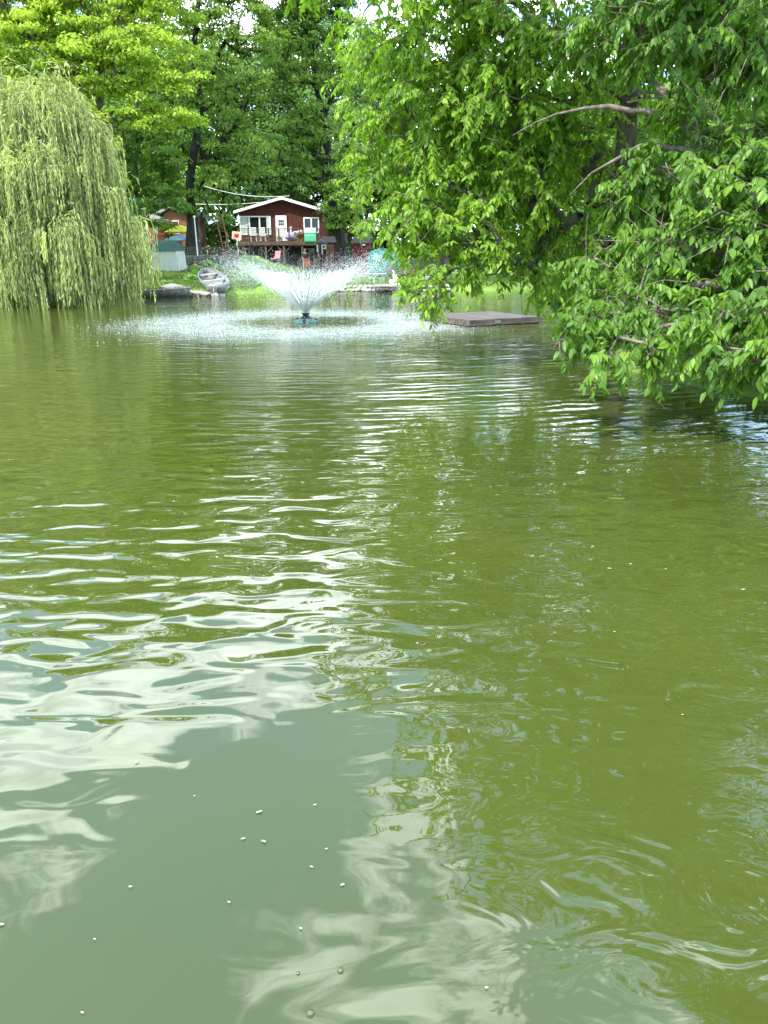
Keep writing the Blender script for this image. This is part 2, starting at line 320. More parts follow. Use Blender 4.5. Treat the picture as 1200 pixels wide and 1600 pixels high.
# ------------------------------------------------------------------ water
FX, FY = P(478, 501, 26)[0], 26.0
def water_material():
    m = bpy.data.materials.new('pond_water'); m.use_nodes = True; t = m.node_tree; b = t.nodes['Principled BSDF']
    L = t.links.new
    def n(ty, **k):
        q = t.nodes.new(ty)
        for a, v in k.items(): setattr(q, a, v)
        return q
    def mt(op, a, bb=None, c=None):
        q = n('ShaderNodeMath', operation=op)
        for i, v in enumerate((a, bb, c)):
            if v is None: continue
            if isinstance(v, (int, float)): q.inputs[i].default_value = v
            else: L(v, q.inputs[i])
        return q.outputs[0]
    def mr(v, a, bb, c=0, d=1, ty='SMOOTHSTEP'):
        q = n('ShaderNodeMapRange', interpolation_type=ty)
        for i, x in enumerate((a, bb, c, d)): q.inputs[i + 1].default_value = x
        L(v, q.inputs[0]); return q.outputs[0]
    tc = n('ShaderNodeTexCoord'); pos = tc.outputs['Object']
    sep = n('ShaderNodeSeparateXYZ'); L(pos, sep.inputs[0]); px, py = sep.outputs[0], sep.outputs[1]
    def noise(scale, detail=2, stretch=(1, 1, 1), rough=0.5, dist=0, rot=0, off=(0, 0, 0)):
        mp = n('ShaderNodeMapping'); mp.inputs['Scale'].default_value = stretch; mp.inputs['Rotation'].default_value = (0, 0, rot)
        mp.inputs['Location'].default_value = off
        L(pos, mp.inputs[0]); q = n('ShaderNodeTexNoise'); q.inputs['Scale'].default_value = scale
        q.inputs['Detail'].default_value = detail; q.inputs['Roughness'].default_value = rough; q.inputs['Distortion'].default_value = dist
        L(mp.outputs[0], q.inputs['Vector']); return q.outputs['Fac']
    dx = mt('SUBTRACT', px, FX); dy = mt('SUBTRACT', py, FY)
    r = mt('SQRT', mt('ADD', mt('MULTIPLY', dx, dx), mt('MULTIPLY', dy, dy)))
    # ring waves from the fountain, slightly broken up
    wob = mt('MULTIPLY', noise(0.9, 2), 11.0)
    w1 = mt('SINE', mt('ADD', mt('MULTIPLY', r, 17.0), wob))
    w2 = mt('SINE', mt('ADD', mt('MULTIPLY', r, 27.0), mt('MULTIPLY', noise(0.8, 2, off=(5, 3, 0)), 11.0)))
    ringmask = mt('MULTIPLY', mr(noise(0.45, 1, (0.6, 1.6, 1), off=(9, 1, 0)), 0.32, 0.6), mr(py, 3.4, 5.4))
    hA = mt('MULTIPLY', mt('MULTIPLY', w1, ringmask), 0.0028)
    hA = mt('ADD', hA, mt('MULTIPLY', mt('MULTIPLY', w2, mr(py, 6, 11)), 0.0006))
    # long soft swell, calmer towards the near bank
    s1 = mt('MULTIPLY', noise(1.0, 2, (0.6, 1.35, 1), 0.45, 0.5), mr(py, 1.5, 7, 0.010, 0.024, 'LINEAR'))
    s2 = mt('MULTIPLY', noise(2.7, 1, (0.8, 1.5, 1), 0.4, 0.6, off=(2, 7, 0)), mt('MULTIPLY', mr(py, 2.0, 4.6, 0.0030, 0.024), mr(py, 11, 6.8, .28, 1)))
    # fidgety ripples on the right, under the trees
    right = mt('MULTIPLY', mr(mt('ADD', px, mt('MULTIPLY', noise(0.5, 2), 1.2)), 0.7, 1.8), mr(noise(0.9, 2, off=(4, 4, 0)), 0.4, 0.65))
    s3 = mt('MULTIPLY', noise(4.2, 2, (0.7, 1.1, 1), 0.5, 1.6, off=(1, 8, 0)), mt('MULTIPLY', mt('MULTIPLY', right, mr(py, 8.5, 6.0)), 0.014))
    s4 = mt('MULTIPLY', noise(9.0, 3, (0.45, 1.6, 1), 0.6, 0.4), mr(py, 7, 16, 0, 0.0042))
    # splash-roughened water round the fountain
    edge = mt('ADD', r, mt('MULTIPLY', mt('SUBTRACT', noise(0.7, 4), 0.5), 1.6))
    splash = mt('MULTIPLY', mr(edge, 1.7, 2.7), mr(edge, 7.0, 3.8))
    s5 = mt('MULTIPLY', noise(15, 2, (0.8, 1, 1)), mt('MULTIPLY', splash, 0.007))
    h = hA
    for q in (s1, s2, s3, s4, s5): h = mt('ADD', h, q)
    bp = n('ShaderNodeBump'); bp.inputs['Strength'].default_value = 1.0; bp.inputs['Distance'].default_value = 1.0
    L(h, bp.inputs['Height'])
    # murky algae green body colour
    ramp = n('ShaderNodeValToRGB'); e = ramp.color_ramp.elements
    e[0].position = 0.3; e[0].color = (0.040, 0.052, 0.009, 1); e[1].position = 0.7; e[1].color = (0.056, 0.068, 0.012, 1)
    L(noise(0.25, 3), ramp.inputs[0])
    fine = noise(18, 4, (0.7, 1, 1), 0.7)
    streak = noise(3.5, 4, (0.35, 1.4, 1), 0.65, off=(3, 3, 0))
    foam = mt('MULTIPLY', splash, mr(mt('ADD', mt('MULTIPLY', fine, 0.7), mt('MULTIPLY', streak, 0.5)), 0.45, 0.80))
    foam = mt('MULTIPLY', foam, 0.85)
    mx = n('ShaderNodeMix', data_type='RGBA'); L(foam, mx.inputs[0]); L(ramp.outputs[0], mx.inputs[6]); mx.inputs[7].default_value = (0.5, 0.6, 0.58, 1)
    L(mx.outputs[2], b.inputs['Base Color'])
    L(mr(foam, 0, 1, 0.015, 0.5, 'LINEAR'), b.inputs['Roughness'])
    b.inputs['IOR'].default_value = 1.62
    L(bp.outputs[0], b.inputs['Normal'])
    return m
wx = np.linspace(-50, 30, 33); wy = np.linspace(-8, 60, 29); WX, WY = np.meshgrid(wx, wy)
iw = (np.arange(28)[:, None] * 33 + np.arange(32)[None]).ravel()
w = np_mesh('water', np.stack([WX.ravel(), WY.ravel(), WX.ravel() * 0], -1), np.stack([iw, iw + 1, iw + 34, iw + 33], -1), water_material(), smooth=True)
tag(w, kind='structure')

# ------------------------------------------------------------------ foliage machinery
def unit(a): return a / np.maximum(np.linalg.norm(a, axis=-1, keepdims=True), 1e-9)
def frusta(a, b, ra, rb, k=5):
    d = unit(b - a); ref = np.where(np.abs(d[:, 2:3]) > 0.9, [[1., 0, 0]], [[0, 0, 1.]])
    x = unit(np.cross(d, ref)); y = np.cross(d, x); n = len(a)
    ang = np.arange(k) * 2 * np.pi / k
    ring = x[:, None] * np.cos(ang)[None, :, None] + y[:, None] * np.sin(ang)[None, :, None]
    v = np.concatenate([a[:, None] + ring * ra[:, None, None], b[:, None] + ring * rb[:, None, None]], 1).reshape(-1, 3)
    base = np.arange(n)[:, None] * 2 * k; j = np.arange(k)[None]
    f = np.stack([base + j, base + (j + 1) % k, base + k + (j + 1) % k, base + k + j], -1).reshape(-1, 4)
    return v, f
def leaf_mesh(name, pos, ax, nr, L, wr, tint, m, parent=None, near=False, curl=0.25):
    """pos base point, ax leaf axis, nr leaf normal; folded along the midrib"""
    ax = unit(ax); sd_ = unit(np.cross(ax, nr)); nr = np.cross(sd_, ax); n = len(pos); L = L[:, None]; W = L * wr
    def pt(t, s, hgt): return pos + ax * L * t + sd_ * W * s + nr * L * hgt
    if near:
        v = np.stack([pt(0, 0, 0), pt(.30, .42, .05), pt(.30, 0, -.02), pt(.30, -.42, .05), pt(.66, .36, .01 - curl * .25), pt(.66, 0, -.05 - curl * .25), pt(.66, -.36, .01 - curl * .25), pt(1, 0, -curl * .6)], 1).reshape(-1, 3)
        o = np.arange(n)[:, None] * 8
        t3 = np.concatenate([o + [0, 1, 2], o + [0, 2, 3], o + [4, 7, 5], o + [5, 7, 6]]); q4 = np.concatenate([o + [1, 4, 5, 2], o + [2, 5, 6, 3]])
        at = np.concatenate([np.tile(tint, 4), np.tile(tint, 2)])
        return np_mesh(name, v, [t3, q4], m, parent, at, smooth=True)
    v = np.stack([pt(0, 0, 0), pt(.42, .5, .08), pt(1, 0, -curl * .4), pt(.42, -.5, .08)], 1).reshape(-1, 3)
    o = np.arange(n)[:, None] * 4
    return np_mesh(name, v, np.concatenate([o + [0, 1, 2], o + [0, 2, 3]]), m, parent, np.tile(tint, 2))
def rand_unit(n): return unit(rng.normal(size=(n, 3)))
def clump_points(blobs, dens0, shell=0.55):
    out = []; rad = []
    for bl in blobs:
        c, r3 = bl[:2]; dens = dens0 * (bl[2] if len(bl) > 2 else 1)
        c = np.array(c, float); r3 = np.array(r3, float) if np.ndim(r3) else np.full(3, float(r3))
        n = max(3, int(dens * (r3[0] * r3[1] * r3[2]) ** (2.2 / 3)))
        u = rand_unit(n); rr = (shell + (1 - shell) * rng.random((n, 1))) 
        inner = rng.random(n) < 0.25; rr[inner] = rng.random((inner.sum(), 1)) ** 0.5 * 0.7
        out.append(c + u * r3 * rr); rad.append(np.repeat(c[None], n, 0))
    return np.concatenate(out), np.concatenate(rad)
def grow(trunk, targets, rise=0.25, wig=0.12, sag=0.0, seg=4):
    """joins every target to the nearest node of the growing skeleton; returns nodes, parents"""
    nodes = [np.array(p, float) for p in trunk]; par = list(range(-1, len(trunk) - 1)); tr = len(trunk)
    tc = np.array(trunk)
    d0 = np.sqrt(((targets[:, None] - tc[None]) ** 2).sum(-1)).min(1)
    tips = []
    for ti in np.argsort(d0):
        T = targets[ti]; A = np.array(nodes); df = T - A
        dist = np.sqrt((df ** 2).sum(1)); cost = dist + 0.9 * np.maximum(A[:, 2] - T[2], 0) + 0.25 * np.arange(len(A)).clip(0, 1)
        lim = d0[ti]
        i = int(np.argmin(cost[1:]) + 1) if len(A) > 1 else 0
        a = A[i]; Ld = np.linalg.norm(T - a); k = max(1, min(seg + 3, int(Ld / 0.45))) if Ld < 6 else seg + 4
        prev = i
        side = rng.normal(size=3) * wig * Ld; side[2] = abs(side[2]) * 0.5 + rise * Ld - sag * Ld
        for s_ in range(1, k + 1):
            t = s_ / k; p = a * (1 - t) + T * t + side * (4 * t * (1 - t)) * 0.5 + (rng.normal(size=3) * 0.02 * Ld if s_ < k else 0)
            nodes.append(p); par.append(prev); prev = len(nodes) - 1
        tips.append(prev)
    nodes = np.array(nodes); par = np.array(par); cnt = np.zeros(len(nodes)); cnt[tips] = 1
    for i in range(len(nodes) - 1, 0, -1):
        if par[i] >= 0: cnt[par[i]] += cnt[i]
    return nodes, par, cnt, np.array(tips)
def wood_mesh(name, trunk, trunk_r, nodes, par, cnt, rtip, m, parent, k=5, kmain=10, expo=0.5, rmax=1e9):
    nt_ = len(trunk); i = np.arange(nt_, len(nodes)); rad = np.minimum(rtip * np.maximum(cnt, 1) ** expo, rmax)
    p = par[i]; rb = rad[i]; ra = np.where(p < nt_, np.minimum(rb * 1.25, rmax), np.minimum(rad[p], rb * 1.35))
    v, f = frusta(nodes[p], nodes[i], ra, rb, k)
    tb = MB().tube([tuple(q) for q in trunk], list(trunk_r), kmain)
    v2 = np.array(tb.v); f2 = np.array([q for q in tb.f if len(q) == 4]) + len(v)
    return np_mesh(name, np.concatenate([v, v2]), np.concatenate([f, f2]), m, parent, smooth=True)

def far_tree(name, base, lean, height, blobs, lm, bark, label, group=None, tr=0.3, leaf=0.22, per=150, dens=1.6, crad=1.0, rtip=0.02, cat='tree', seg=4, bright=0.5, expo=0.5, kind_name=None):
    """one tree: trunk (with limbs) and crown; blobs in world coordinates"""
    base = np.array(base, float); root = empty(name, base, 0, label, cat, group)
    top = np.array(lean, float)
    n = 9; ts = np.linspace(0, 1, n)[:, None]
    trunk = base * (1 - ts) + top * ts + np.concatenate([rng.normal(size=(n, 2)) * 0.012 * height, np.zeros((n, 1))], 1) * np.sin(ts * np.pi)
    trunk[0, 2] -= 0.25
    tr_r = tr * (1 - 0.72 * np.linspace(0, 1, n) ** 0.9); tr_r[0] *= 1.45; tr_r[1] *= 1.05
    cl, cc = clump_points(blobs, dens)
    nodes, par, cnt, tips = grow(trunk[2:], cl, seg=seg)
    rm = tr * 0.55
    # trunk mesh uses whole trunk; limbs hang off the upper nodes
    i = np.arange(len(trunk) - 2, len(nodes))
    rad = np.minimum(rtip * np.maximum(cnt, 1) ** expo, rm); p = par[i]; rb = rad[i]
    ra = np.where(p < len(trunk) - 2, np.minimum(rb * 1.3, rm), np.minimum(rad[p], rb * 1.35))
    v, f = frusta(nodes[p] - base, nodes[i] - base, ra, rb, 5)
    tb = MB().tube([tuple(q - base) for q in trunk], list(tr_r), 12)
    v2 = np.array(tb.v); f2 = np.array([q for q in tb.f if len(q) == 4]) + len(v)
    np_mesh('trunk', np.concatenate([v, v2]), np.concatenate([f, f2]), bark, root, smooth=True)
    # crown: leaves gathered in domed clumps round every twig end
    m = len(cl); cr = crad * rng.uniform(0.55, 1.15, m)
    N = np.maximum(8, (per * (cr / crad) ** 2 * rng.uniform(0.6, 1.3, m)).astype(int)); ci = np.repeat(np.arange(m), N); tot = len(ci)
    u = rand_unit(tot); u[:, 2] = np.abs(u[:, 2]) * 0.9 - 0.25 * rng.random(tot)
    q = u * cr[ci, None] * (rng.random((tot, 1)) ** 0.45) * [1.0, 1.0, 0.62]
    pos = cl[ci] + q - base
    nr = unit(u * 0.7 + [0, 0, 0.75] + rng.normal(size=(tot, 3)) * 0.5)
    ax = unit(np.cross(nr, rng.normal(size=(tot, 3))) + [0, 0, -0.25])
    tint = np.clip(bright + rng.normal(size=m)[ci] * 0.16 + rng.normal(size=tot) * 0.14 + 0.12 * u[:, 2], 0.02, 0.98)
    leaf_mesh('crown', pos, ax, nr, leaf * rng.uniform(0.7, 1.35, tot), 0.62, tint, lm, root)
    return root
def pxb(lst, squash=0.85):
    """crown lobes from rough picture positions, each at its own distance: (px,py,Y,radius px)"""
    return [(P(a, b, Yd), (r * S(Yd), r * S(Yd), r * S(Yd) * squash)) for a, b, Yd, r in lst]
def gbase(px, Y):
    x = P(px, 420, Y)[0]; return np.array([x, Y, g1(x, Y)])

# ------------------------------------------------------------------ near tree machinery (twigs with hanging leaves)
def shoots(nodes_pos, outdir, ntw, tl, nl, ll, droop, down, brightc, spread=0.8):
    """for every shoot centre a fan of drooping twigs with alternate leaves"""
    m = len(nodes_pos); ti = np.repeat(np.arange(m), ntw); T = len(ti)
    d = unit(outdir[ti] * 0.9 + rand_unit(T) * spread); L = tl * rng.uniform(0.55, 1.25, T)
    seg = 4; A = []; B = []; RA = []; RB = []; pts = [nodes_pos[ti] + rng.normal(size=(T, 3)) * 0.03]
    dd = d.copy()
    dirs = [dd.copy()]
    for s_ in range(seg):
        dd = unit(dd + [0, 0, -droop / seg] + rng.normal(size=(T, 3)) * 0.06)
        pts.append(pts[-1] + dd * (L / seg)[:, None]); dirs.append(dd.copy())
    for s_ in range(seg):
        A.append(pts[s_]); B.append(pts[s_ + 1]); RA.append(np.full(T, .0045 - .0008 * s_)); RB.append(np.full(T, .0045 - .0008 * (s_ + 1)))
    tw = frusta(np.concatenate(A), np.concatenate(B), np.concatenate(RA), np.concatenate(RB), 3)
    pts = np.stack(pts, 1); dirs = np.stack(dirs, 1)
    li = np.repeat(np.arange(T), nl); n = len(li)
    t = (np.tile(np.arange(nl), T) + rng.uniform(0.2, 0.8, n)) / nl * 0.9 + 0.12
    t = np.minimum(t, 1.0) * seg * 0.9999; k = t.astype(int); fr = (t - k)[:, None]
    pp = pts[li, k] * (1 - fr) + pts[li, k + 1] * fr; pd = dirs[li, k + 1]
    sgn = np.where(np.tile(np.arange(nl), T) % 2 == 0, 1, -1)[:, None]
    sidev = unit(np.cross(pd, [0, 0, 1.]) + 1e-3)
    ax = unit(pd * 0.55 + sidev * sgn * 0.75 + [0, 0, -1.0 * down] + rng.normal(size=(n, 3)) * 0.28)
    outw = unit(outdir[ti][li] * 0.6 + [0, 0, 0.9] + rng.normal(size=(n, 3)) * 0.38)
    tint = np.clip(brightc[ti][li] + rng.normal(size=T)[li] * 0.08 + rng.normal(size=n) * 0.17, 0.02, 0.98)
    return tw, pp, ax, outw, ll * rng.uniform(0.45, 1.35, n), tint
def near_tree(name, base, trunk, tr_r, blobs, lm, bark, label, dens, ntw, tl, nl, ll, wr, droop=0.9, down=0.6, rtip=0.006, extra_limbs=(), bright=0.5, bare=0, clear=(), expo=0.5, cat='tree', sag=0.0):
    base = np.array(base, float); root = empty(name, base, 0, label, cat)
    trunk = np.array(trunk, float)
    cl, cc = clump_points(blobs, dens, 0.5)
    keep = cl[:, 2] > 0.25
    for (c, r) in clear: keep &= np.linalg.norm(cl - np.array(c), axis=1) > r
    cl, cc = cl[keep], cc[keep]
    sk = list(trunk); 
    nodes, par, cnt, tips = grow(np.array(sk), cl, rise=0.12, wig=0.1, sag=sag)
    w = wood_arrays(trunk, tr_r, nodes, par, cnt, rtip, base, expo)
    vs, fs = [w[0]], [w[1]]; off = len(w[0])
    if bare:                             # leafless inner twigs
        i = rng.integers(len(trunk), len(nodes), bare); a = nodes[i]
        d = unit(nodes[i] - nodes[par[i]]) * 0.6 + rand_unit(bare) * 0.7; d[:, 2] -= 0.15
        L = rng.uniform(0.25, 0.75, bare)[:, None]; L[a[:, 2] < 1.6] *= 0.25; b = a + unit(d) * L; c = b + unit(d + rand_unit(bare) * 0.35 + [0, 0, -0.1]) * L * 0.7
        for (p_, q_, r0, r1) in ((a, b, .009, .006), (b, c, .006, .002)):
            v, f = frusta(p_ - base, q_ - base, np.full(bare, r0), np.full(bare, r1), 4); vs.append(v); fs.append(f + off); off += len(v)
    od = unit(cl - cc + 0.4 * (cl - nodes[par[tips]][np.argsort(np.argsort([0]))[0]] * 0 - cc)) if False else unit((cl - cc) + rng.normal(size=cl.shape) * 0.2)
    br = np.clip(bright + rng.normal(size=len(cl)) * 0.13, 0.05, 0.95)
    tw, pp, ax, nr, LL, tint = shoots(cl, od, ntw, tl, nl, ll, droop, down, br)
    ok = pp[:, 2] > 0.12
    for (c, r) in clear: ok &= np.linalg.norm(pp - np.array(c), axis=1) > r * 0.9
    pp, ax, nr, LL, tint = pp[ok], ax[ok], nr[ok], LL[ok], tint[ok]
    vs.append(tw[0] - base); fs.append(tw[1] + off); off += len(tw[0])
    for (pts_, rr) in extra_limbs:
        tb = MB().tube([tuple(np.array(q) - base) for q in pts_], rr, 10); v2 = np.array(tb.v); f2 = np.array([q for q in tb.f if len(q) == 4])
        vs.append(v2); fs.append(f2 + off); off += len(v2)
    np_mesh('trunk', np.concatenate(vs), np.concatenate(fs), bark, root, smooth=True)
    leaf_mesh('crown', pp - base, ax, nr, LL, wr, tint, lm, root, near=True, curl=0.3)
    print(name, 'shoots', len(cl), 'leaves', len(pp))
    return root
def wood_arrays(trunk, tr_r, nodes, par, cnt, rtip, base, expo):
    nt_ = len(trunk); i = np.arange(nt_, len(nodes)); rm = max(tr_r) * 0.5; rad = np.minimum(rtip * np.maximum(cnt, 1) ** expo, rm)
    p = par[i]; rb = rad[i]; ra = np.where(p < nt_, np.minimum(rb * 1.25, rm), np.minimum(rad[p], rb * 1.3))
    v, f = frusta(nodes[p] - base, nodes[i] - base, ra, rb, 6)
    tb = MB().tube([tuple(q - base) for q in trunk], list(tr_r), 14)
    v2 = np.array(tb.v); f2 = np.array([q for q in tb.f if len(q) == 4]) + len(v)
    return np.concatenate([v, v2]), np.concatenate([f, f2])

# ------------------------------------------------------------------ trees on the right bank
b0 = (5.35, 17.2, g1(5.35, 17.2))
A_bl = pxb([(610, 70, 17, 60), (690, 60, 16, 90), (780, 40, 15.5, 100), (600, 170, 17, 50), (670, 180, 16, 85), (780, 160, 15.5, 90), (600, 262, 17, 42), (690, 290, 16, 85),
            (790, 280, 16, 85), (860, 130, 16, 90), (640, 350, 16, 55), (730, 380, 15.5, 60), (820, 370, 16.5, 60), (668, 425, 15, 34), (640, 462, 14.5, 16), (745, 415, 15, 32), (675, 468, 14.3, 15),
            (880, 330, 17, 60), (900, 230, 17, 70), (890, 430, 18.5, 44), (760, 432, 15.8, 24), (830, 438, 16, 28), (800, 415, 16, 24), (560, 30, 17.5, 22), (575, 110, 17.5, 26), (570, 230, 17, 22)], 0.8)
A_bl += [((1.2, 15.5, 7.2), (2.2, 2, 1.4), .38), ((3.4, 15, 8.6), (2.6, 2.2, 1.8), .38), ((5.8, 16.5, 8.5), (3, 2.6, 2.2), .38), ((1.5, 13.2, 8.6), (1.5, 1.3, 1.2), .38), ((4, 14.5, 10.6), (2.4, 2, 1.4), .38),
         ((-0.9, 14.6, 6.6), (1.0, 1.0, 0.6), .38), ((6.5, 18, 5.5), (2.5, 2.5, 2), .38), ((7.5, 16.5, 11), (2.6, 2.4, 1.8), .38), ((2.3, 12.4, 9.6), (1.2, 1.1, 0.9), .38)]
trA = [b0 - np.array([0, 0, 0.3]), (5.25, 17.15, 1.1), (5.05, 17.0, 2.2), (4.8, 16.8, 3.4), (4.7, 16.6, 5.0), (4.6, 16.2, 6.6), (4.5, 15.8, 8.4), (4.3, 15.3, 10)]
near_tree('overhanging_tree', b0, trA, [0.36, 0.25, 0.22, 0.21, 0.18, 0.14, 0.10, 0.05], A_bl, M['leaf_elm'], M['bark'],
          'bright green leafy tree leaning over the water behind the wooden raft', dens=50, ntw=4, tl=0.6, nl=17, ll=0.125, wr=0.48, droop=0.9, down=0.55, rtip=0.007, bright=0.55, bare=500)

bB = (9.6, 10.8, g1(9.6, 10.8))
B_bl = pxb([(930, 40, 13.5, 60), (1010, 30, 12.5, 80), (1120, 40, 11.5, 90), (1200, 70, 10.5, 80), (1000, 330, 12.5, 60), (1060, 260, 11.5, 60), (1150, 260, 10.6, 80), (1210, 330, 10, 80),
            (960, 420, 12.5, 50), (1040, 390, 11, 60), (1130, 400, 10.3, 75), (1210, 450, 9.6, 80), (1010, 480, 10.6, 45), (930, 510, 10, 34), (985, 522, 9.7, 36), (955, 552, 9.4, 16), (1010, 490, 10, 36), (885, 522, 9.8, 20), (1080, 470, 10, 40),
            (1100, 505, 9.4, 38), (1160, 500, 9.1, 46), (1140, 540, 9, 28), (1195, 548, 8.8, 32), (1250, 530, 8.7, 46), (1090, 185, 11.5, 26), (1190, 200, 11, 22), (1260, 200, 11, 60), (1185, 555, 9, 30), (1120, 540, 9.2, 30), (1060, 520, 9.8, 32), (1012, 548, 9.6, 18), (1245, 565, 8.6, 36), (1150, 440, 11.5, 50), (1060, 440, 12, 46), (905, 490, 11.5, 32), (960, 480, 11.5, 40), (1100, 470, 12, 60), (1190, 380, 12.5, 80), (1040, 330, 13, 60), (1100, 330, 12.8, 60), (1180, 250, 12.8, 60)], 0.8)
B_bl += [((9.2, 14.5, 4.4), (2.2, 2.2, 2.2), .7), ((9.0, 13, 2.6), (1.8, 1.6, 1.4), .8), ((8.6, 9.4, 3.4), (1.8, 1.5, 1.5), .7), ((7.4, 13.6, 5.6), (2, 1.8, 1.4), .5), ((4.8, 9.6, 7.4), (1.9, 1.7, 1.1), .38), ((6.5, 8.6, 8.2), (2.2, 1.9, 1.4), .38), ((4.2, 11.2, 6.6), (1.6, 1.6, 1.0), .38), ((7, 11, 9.4), (2.8, 2.4, 1.8), .38), ((3.3, 9.6, 6.4), (1.0, 1.0, .6), .38), ((8.5, 9, 7), (2.2, 2, 2), .38),
         ((5.4, 7.2, 7.6), (1.3, 1.1, .8), .38), ((8.5, 12, 6), (2.2, 2, 2), .38)]
trB = [(9.6, 10.8, bB[2] - .3), (9.4, 10.8, 1.5), (9.0, 10.9, 2.8), (8.4, 11, 4.0), (8.0, 11, 5.4), (7.6, 10.8, 7), (7.2, 10.4, 8.6)]
limb1 = ([(8.6, 11.2, 3.5), (6.9, 11.6, 4.05), P(1120, 212, 11.8), P(1060, 190, 11.9), P(1036, 184, 11.9), P(1008, 172, 12), P(985, 173, 12.1), P(952, 166, 12.2), P(915, 169, 12.6), P(870, 178, 13), P(835, 192, 13.2), P(800, 212, 13.4)],
         [.1, .08, .055, .046, .048, .038, .036, .034, .024, .016, .01, .004])
limb2 = ([(8.8, 11.1, 3.2), P(1150, 250, 11.6), P(1060, 232, 11.8), P(1000, 228, 12), P(965, 248, 12.2), P(925, 270, 12.5), P(890, 305, 12.8)], [.09, .06, .042, .034, .026, .016, .006])
limb3 = ([(9, 11, 3), P(1200, 128, 11), P(1120, 118, 11.3), P(1040, 150, 11.8), P(980, 160, 12.2)], [.07, .035, .024, .015, .006])
limb4 = ([(9.2, 10.9, 2.4), P(1200, 350, 10.4), P(1120, 330, 10.6), P(1060, 360, 10.8), P(1010, 420, 10.8), P(985, 500, 10.2)], [.07, .04, .03, .022, .014, .006])
near_tree('broadleaf_tree', bB, trB, [0.34, 0.26, 0.22, 0.19, 0.15, 0.11, 0.06], B_bl, M['leaf_near'], M['bark_pale'],
          'large glossy-leaved tree with bare pale limbs reaching low over the water from the right', dens=88, ntw=4, tl=0.48, nl=16, ll=0.126, wr=0.46, droop=1.0, down=0.75, rtip=0.0065, bright=0.45, bare=700,
          extra_limbs=(limb1, limb2, limb3, limb4))

# dark bushes on the right bank in the shade of the two trees
def bush(name, c, r3, lm, label, group=None, per=120, dens=6, leaf=0.12, crad=0.45, bright=0.4, cat='bush'):
    c = np.array(c, float); b = np.array([c[0], c[1], g1(c[0], c[1])])
    return far_tree(name, b, (c[0], c[1], c[2]), 1.0, [(c, r3)], lm, M['bark_dark'], label, group, tr=0.05, leaf=leaf, per=per, dens=dens, crad=crad, rtip=0.004, cat=cat, bright=bright, seg=2)
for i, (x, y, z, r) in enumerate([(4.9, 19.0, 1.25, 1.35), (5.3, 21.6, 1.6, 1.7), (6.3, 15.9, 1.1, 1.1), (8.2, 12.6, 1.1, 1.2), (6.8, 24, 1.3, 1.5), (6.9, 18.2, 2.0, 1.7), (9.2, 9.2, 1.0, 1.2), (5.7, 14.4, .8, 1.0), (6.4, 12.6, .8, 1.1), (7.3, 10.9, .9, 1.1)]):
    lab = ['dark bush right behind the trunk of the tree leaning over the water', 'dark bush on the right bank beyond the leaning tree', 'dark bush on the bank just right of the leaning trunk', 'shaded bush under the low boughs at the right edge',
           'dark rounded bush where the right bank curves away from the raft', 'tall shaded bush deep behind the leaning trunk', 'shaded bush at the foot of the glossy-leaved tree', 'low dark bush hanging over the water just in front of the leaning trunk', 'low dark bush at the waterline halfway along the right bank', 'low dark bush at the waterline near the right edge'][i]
    bush('bank_bush', (x, y, z), (r, r, r * .8), M['leaf_dark'], lab, 'shaded bushes on the right bank', dens=10, per=150, leaf=0.13)

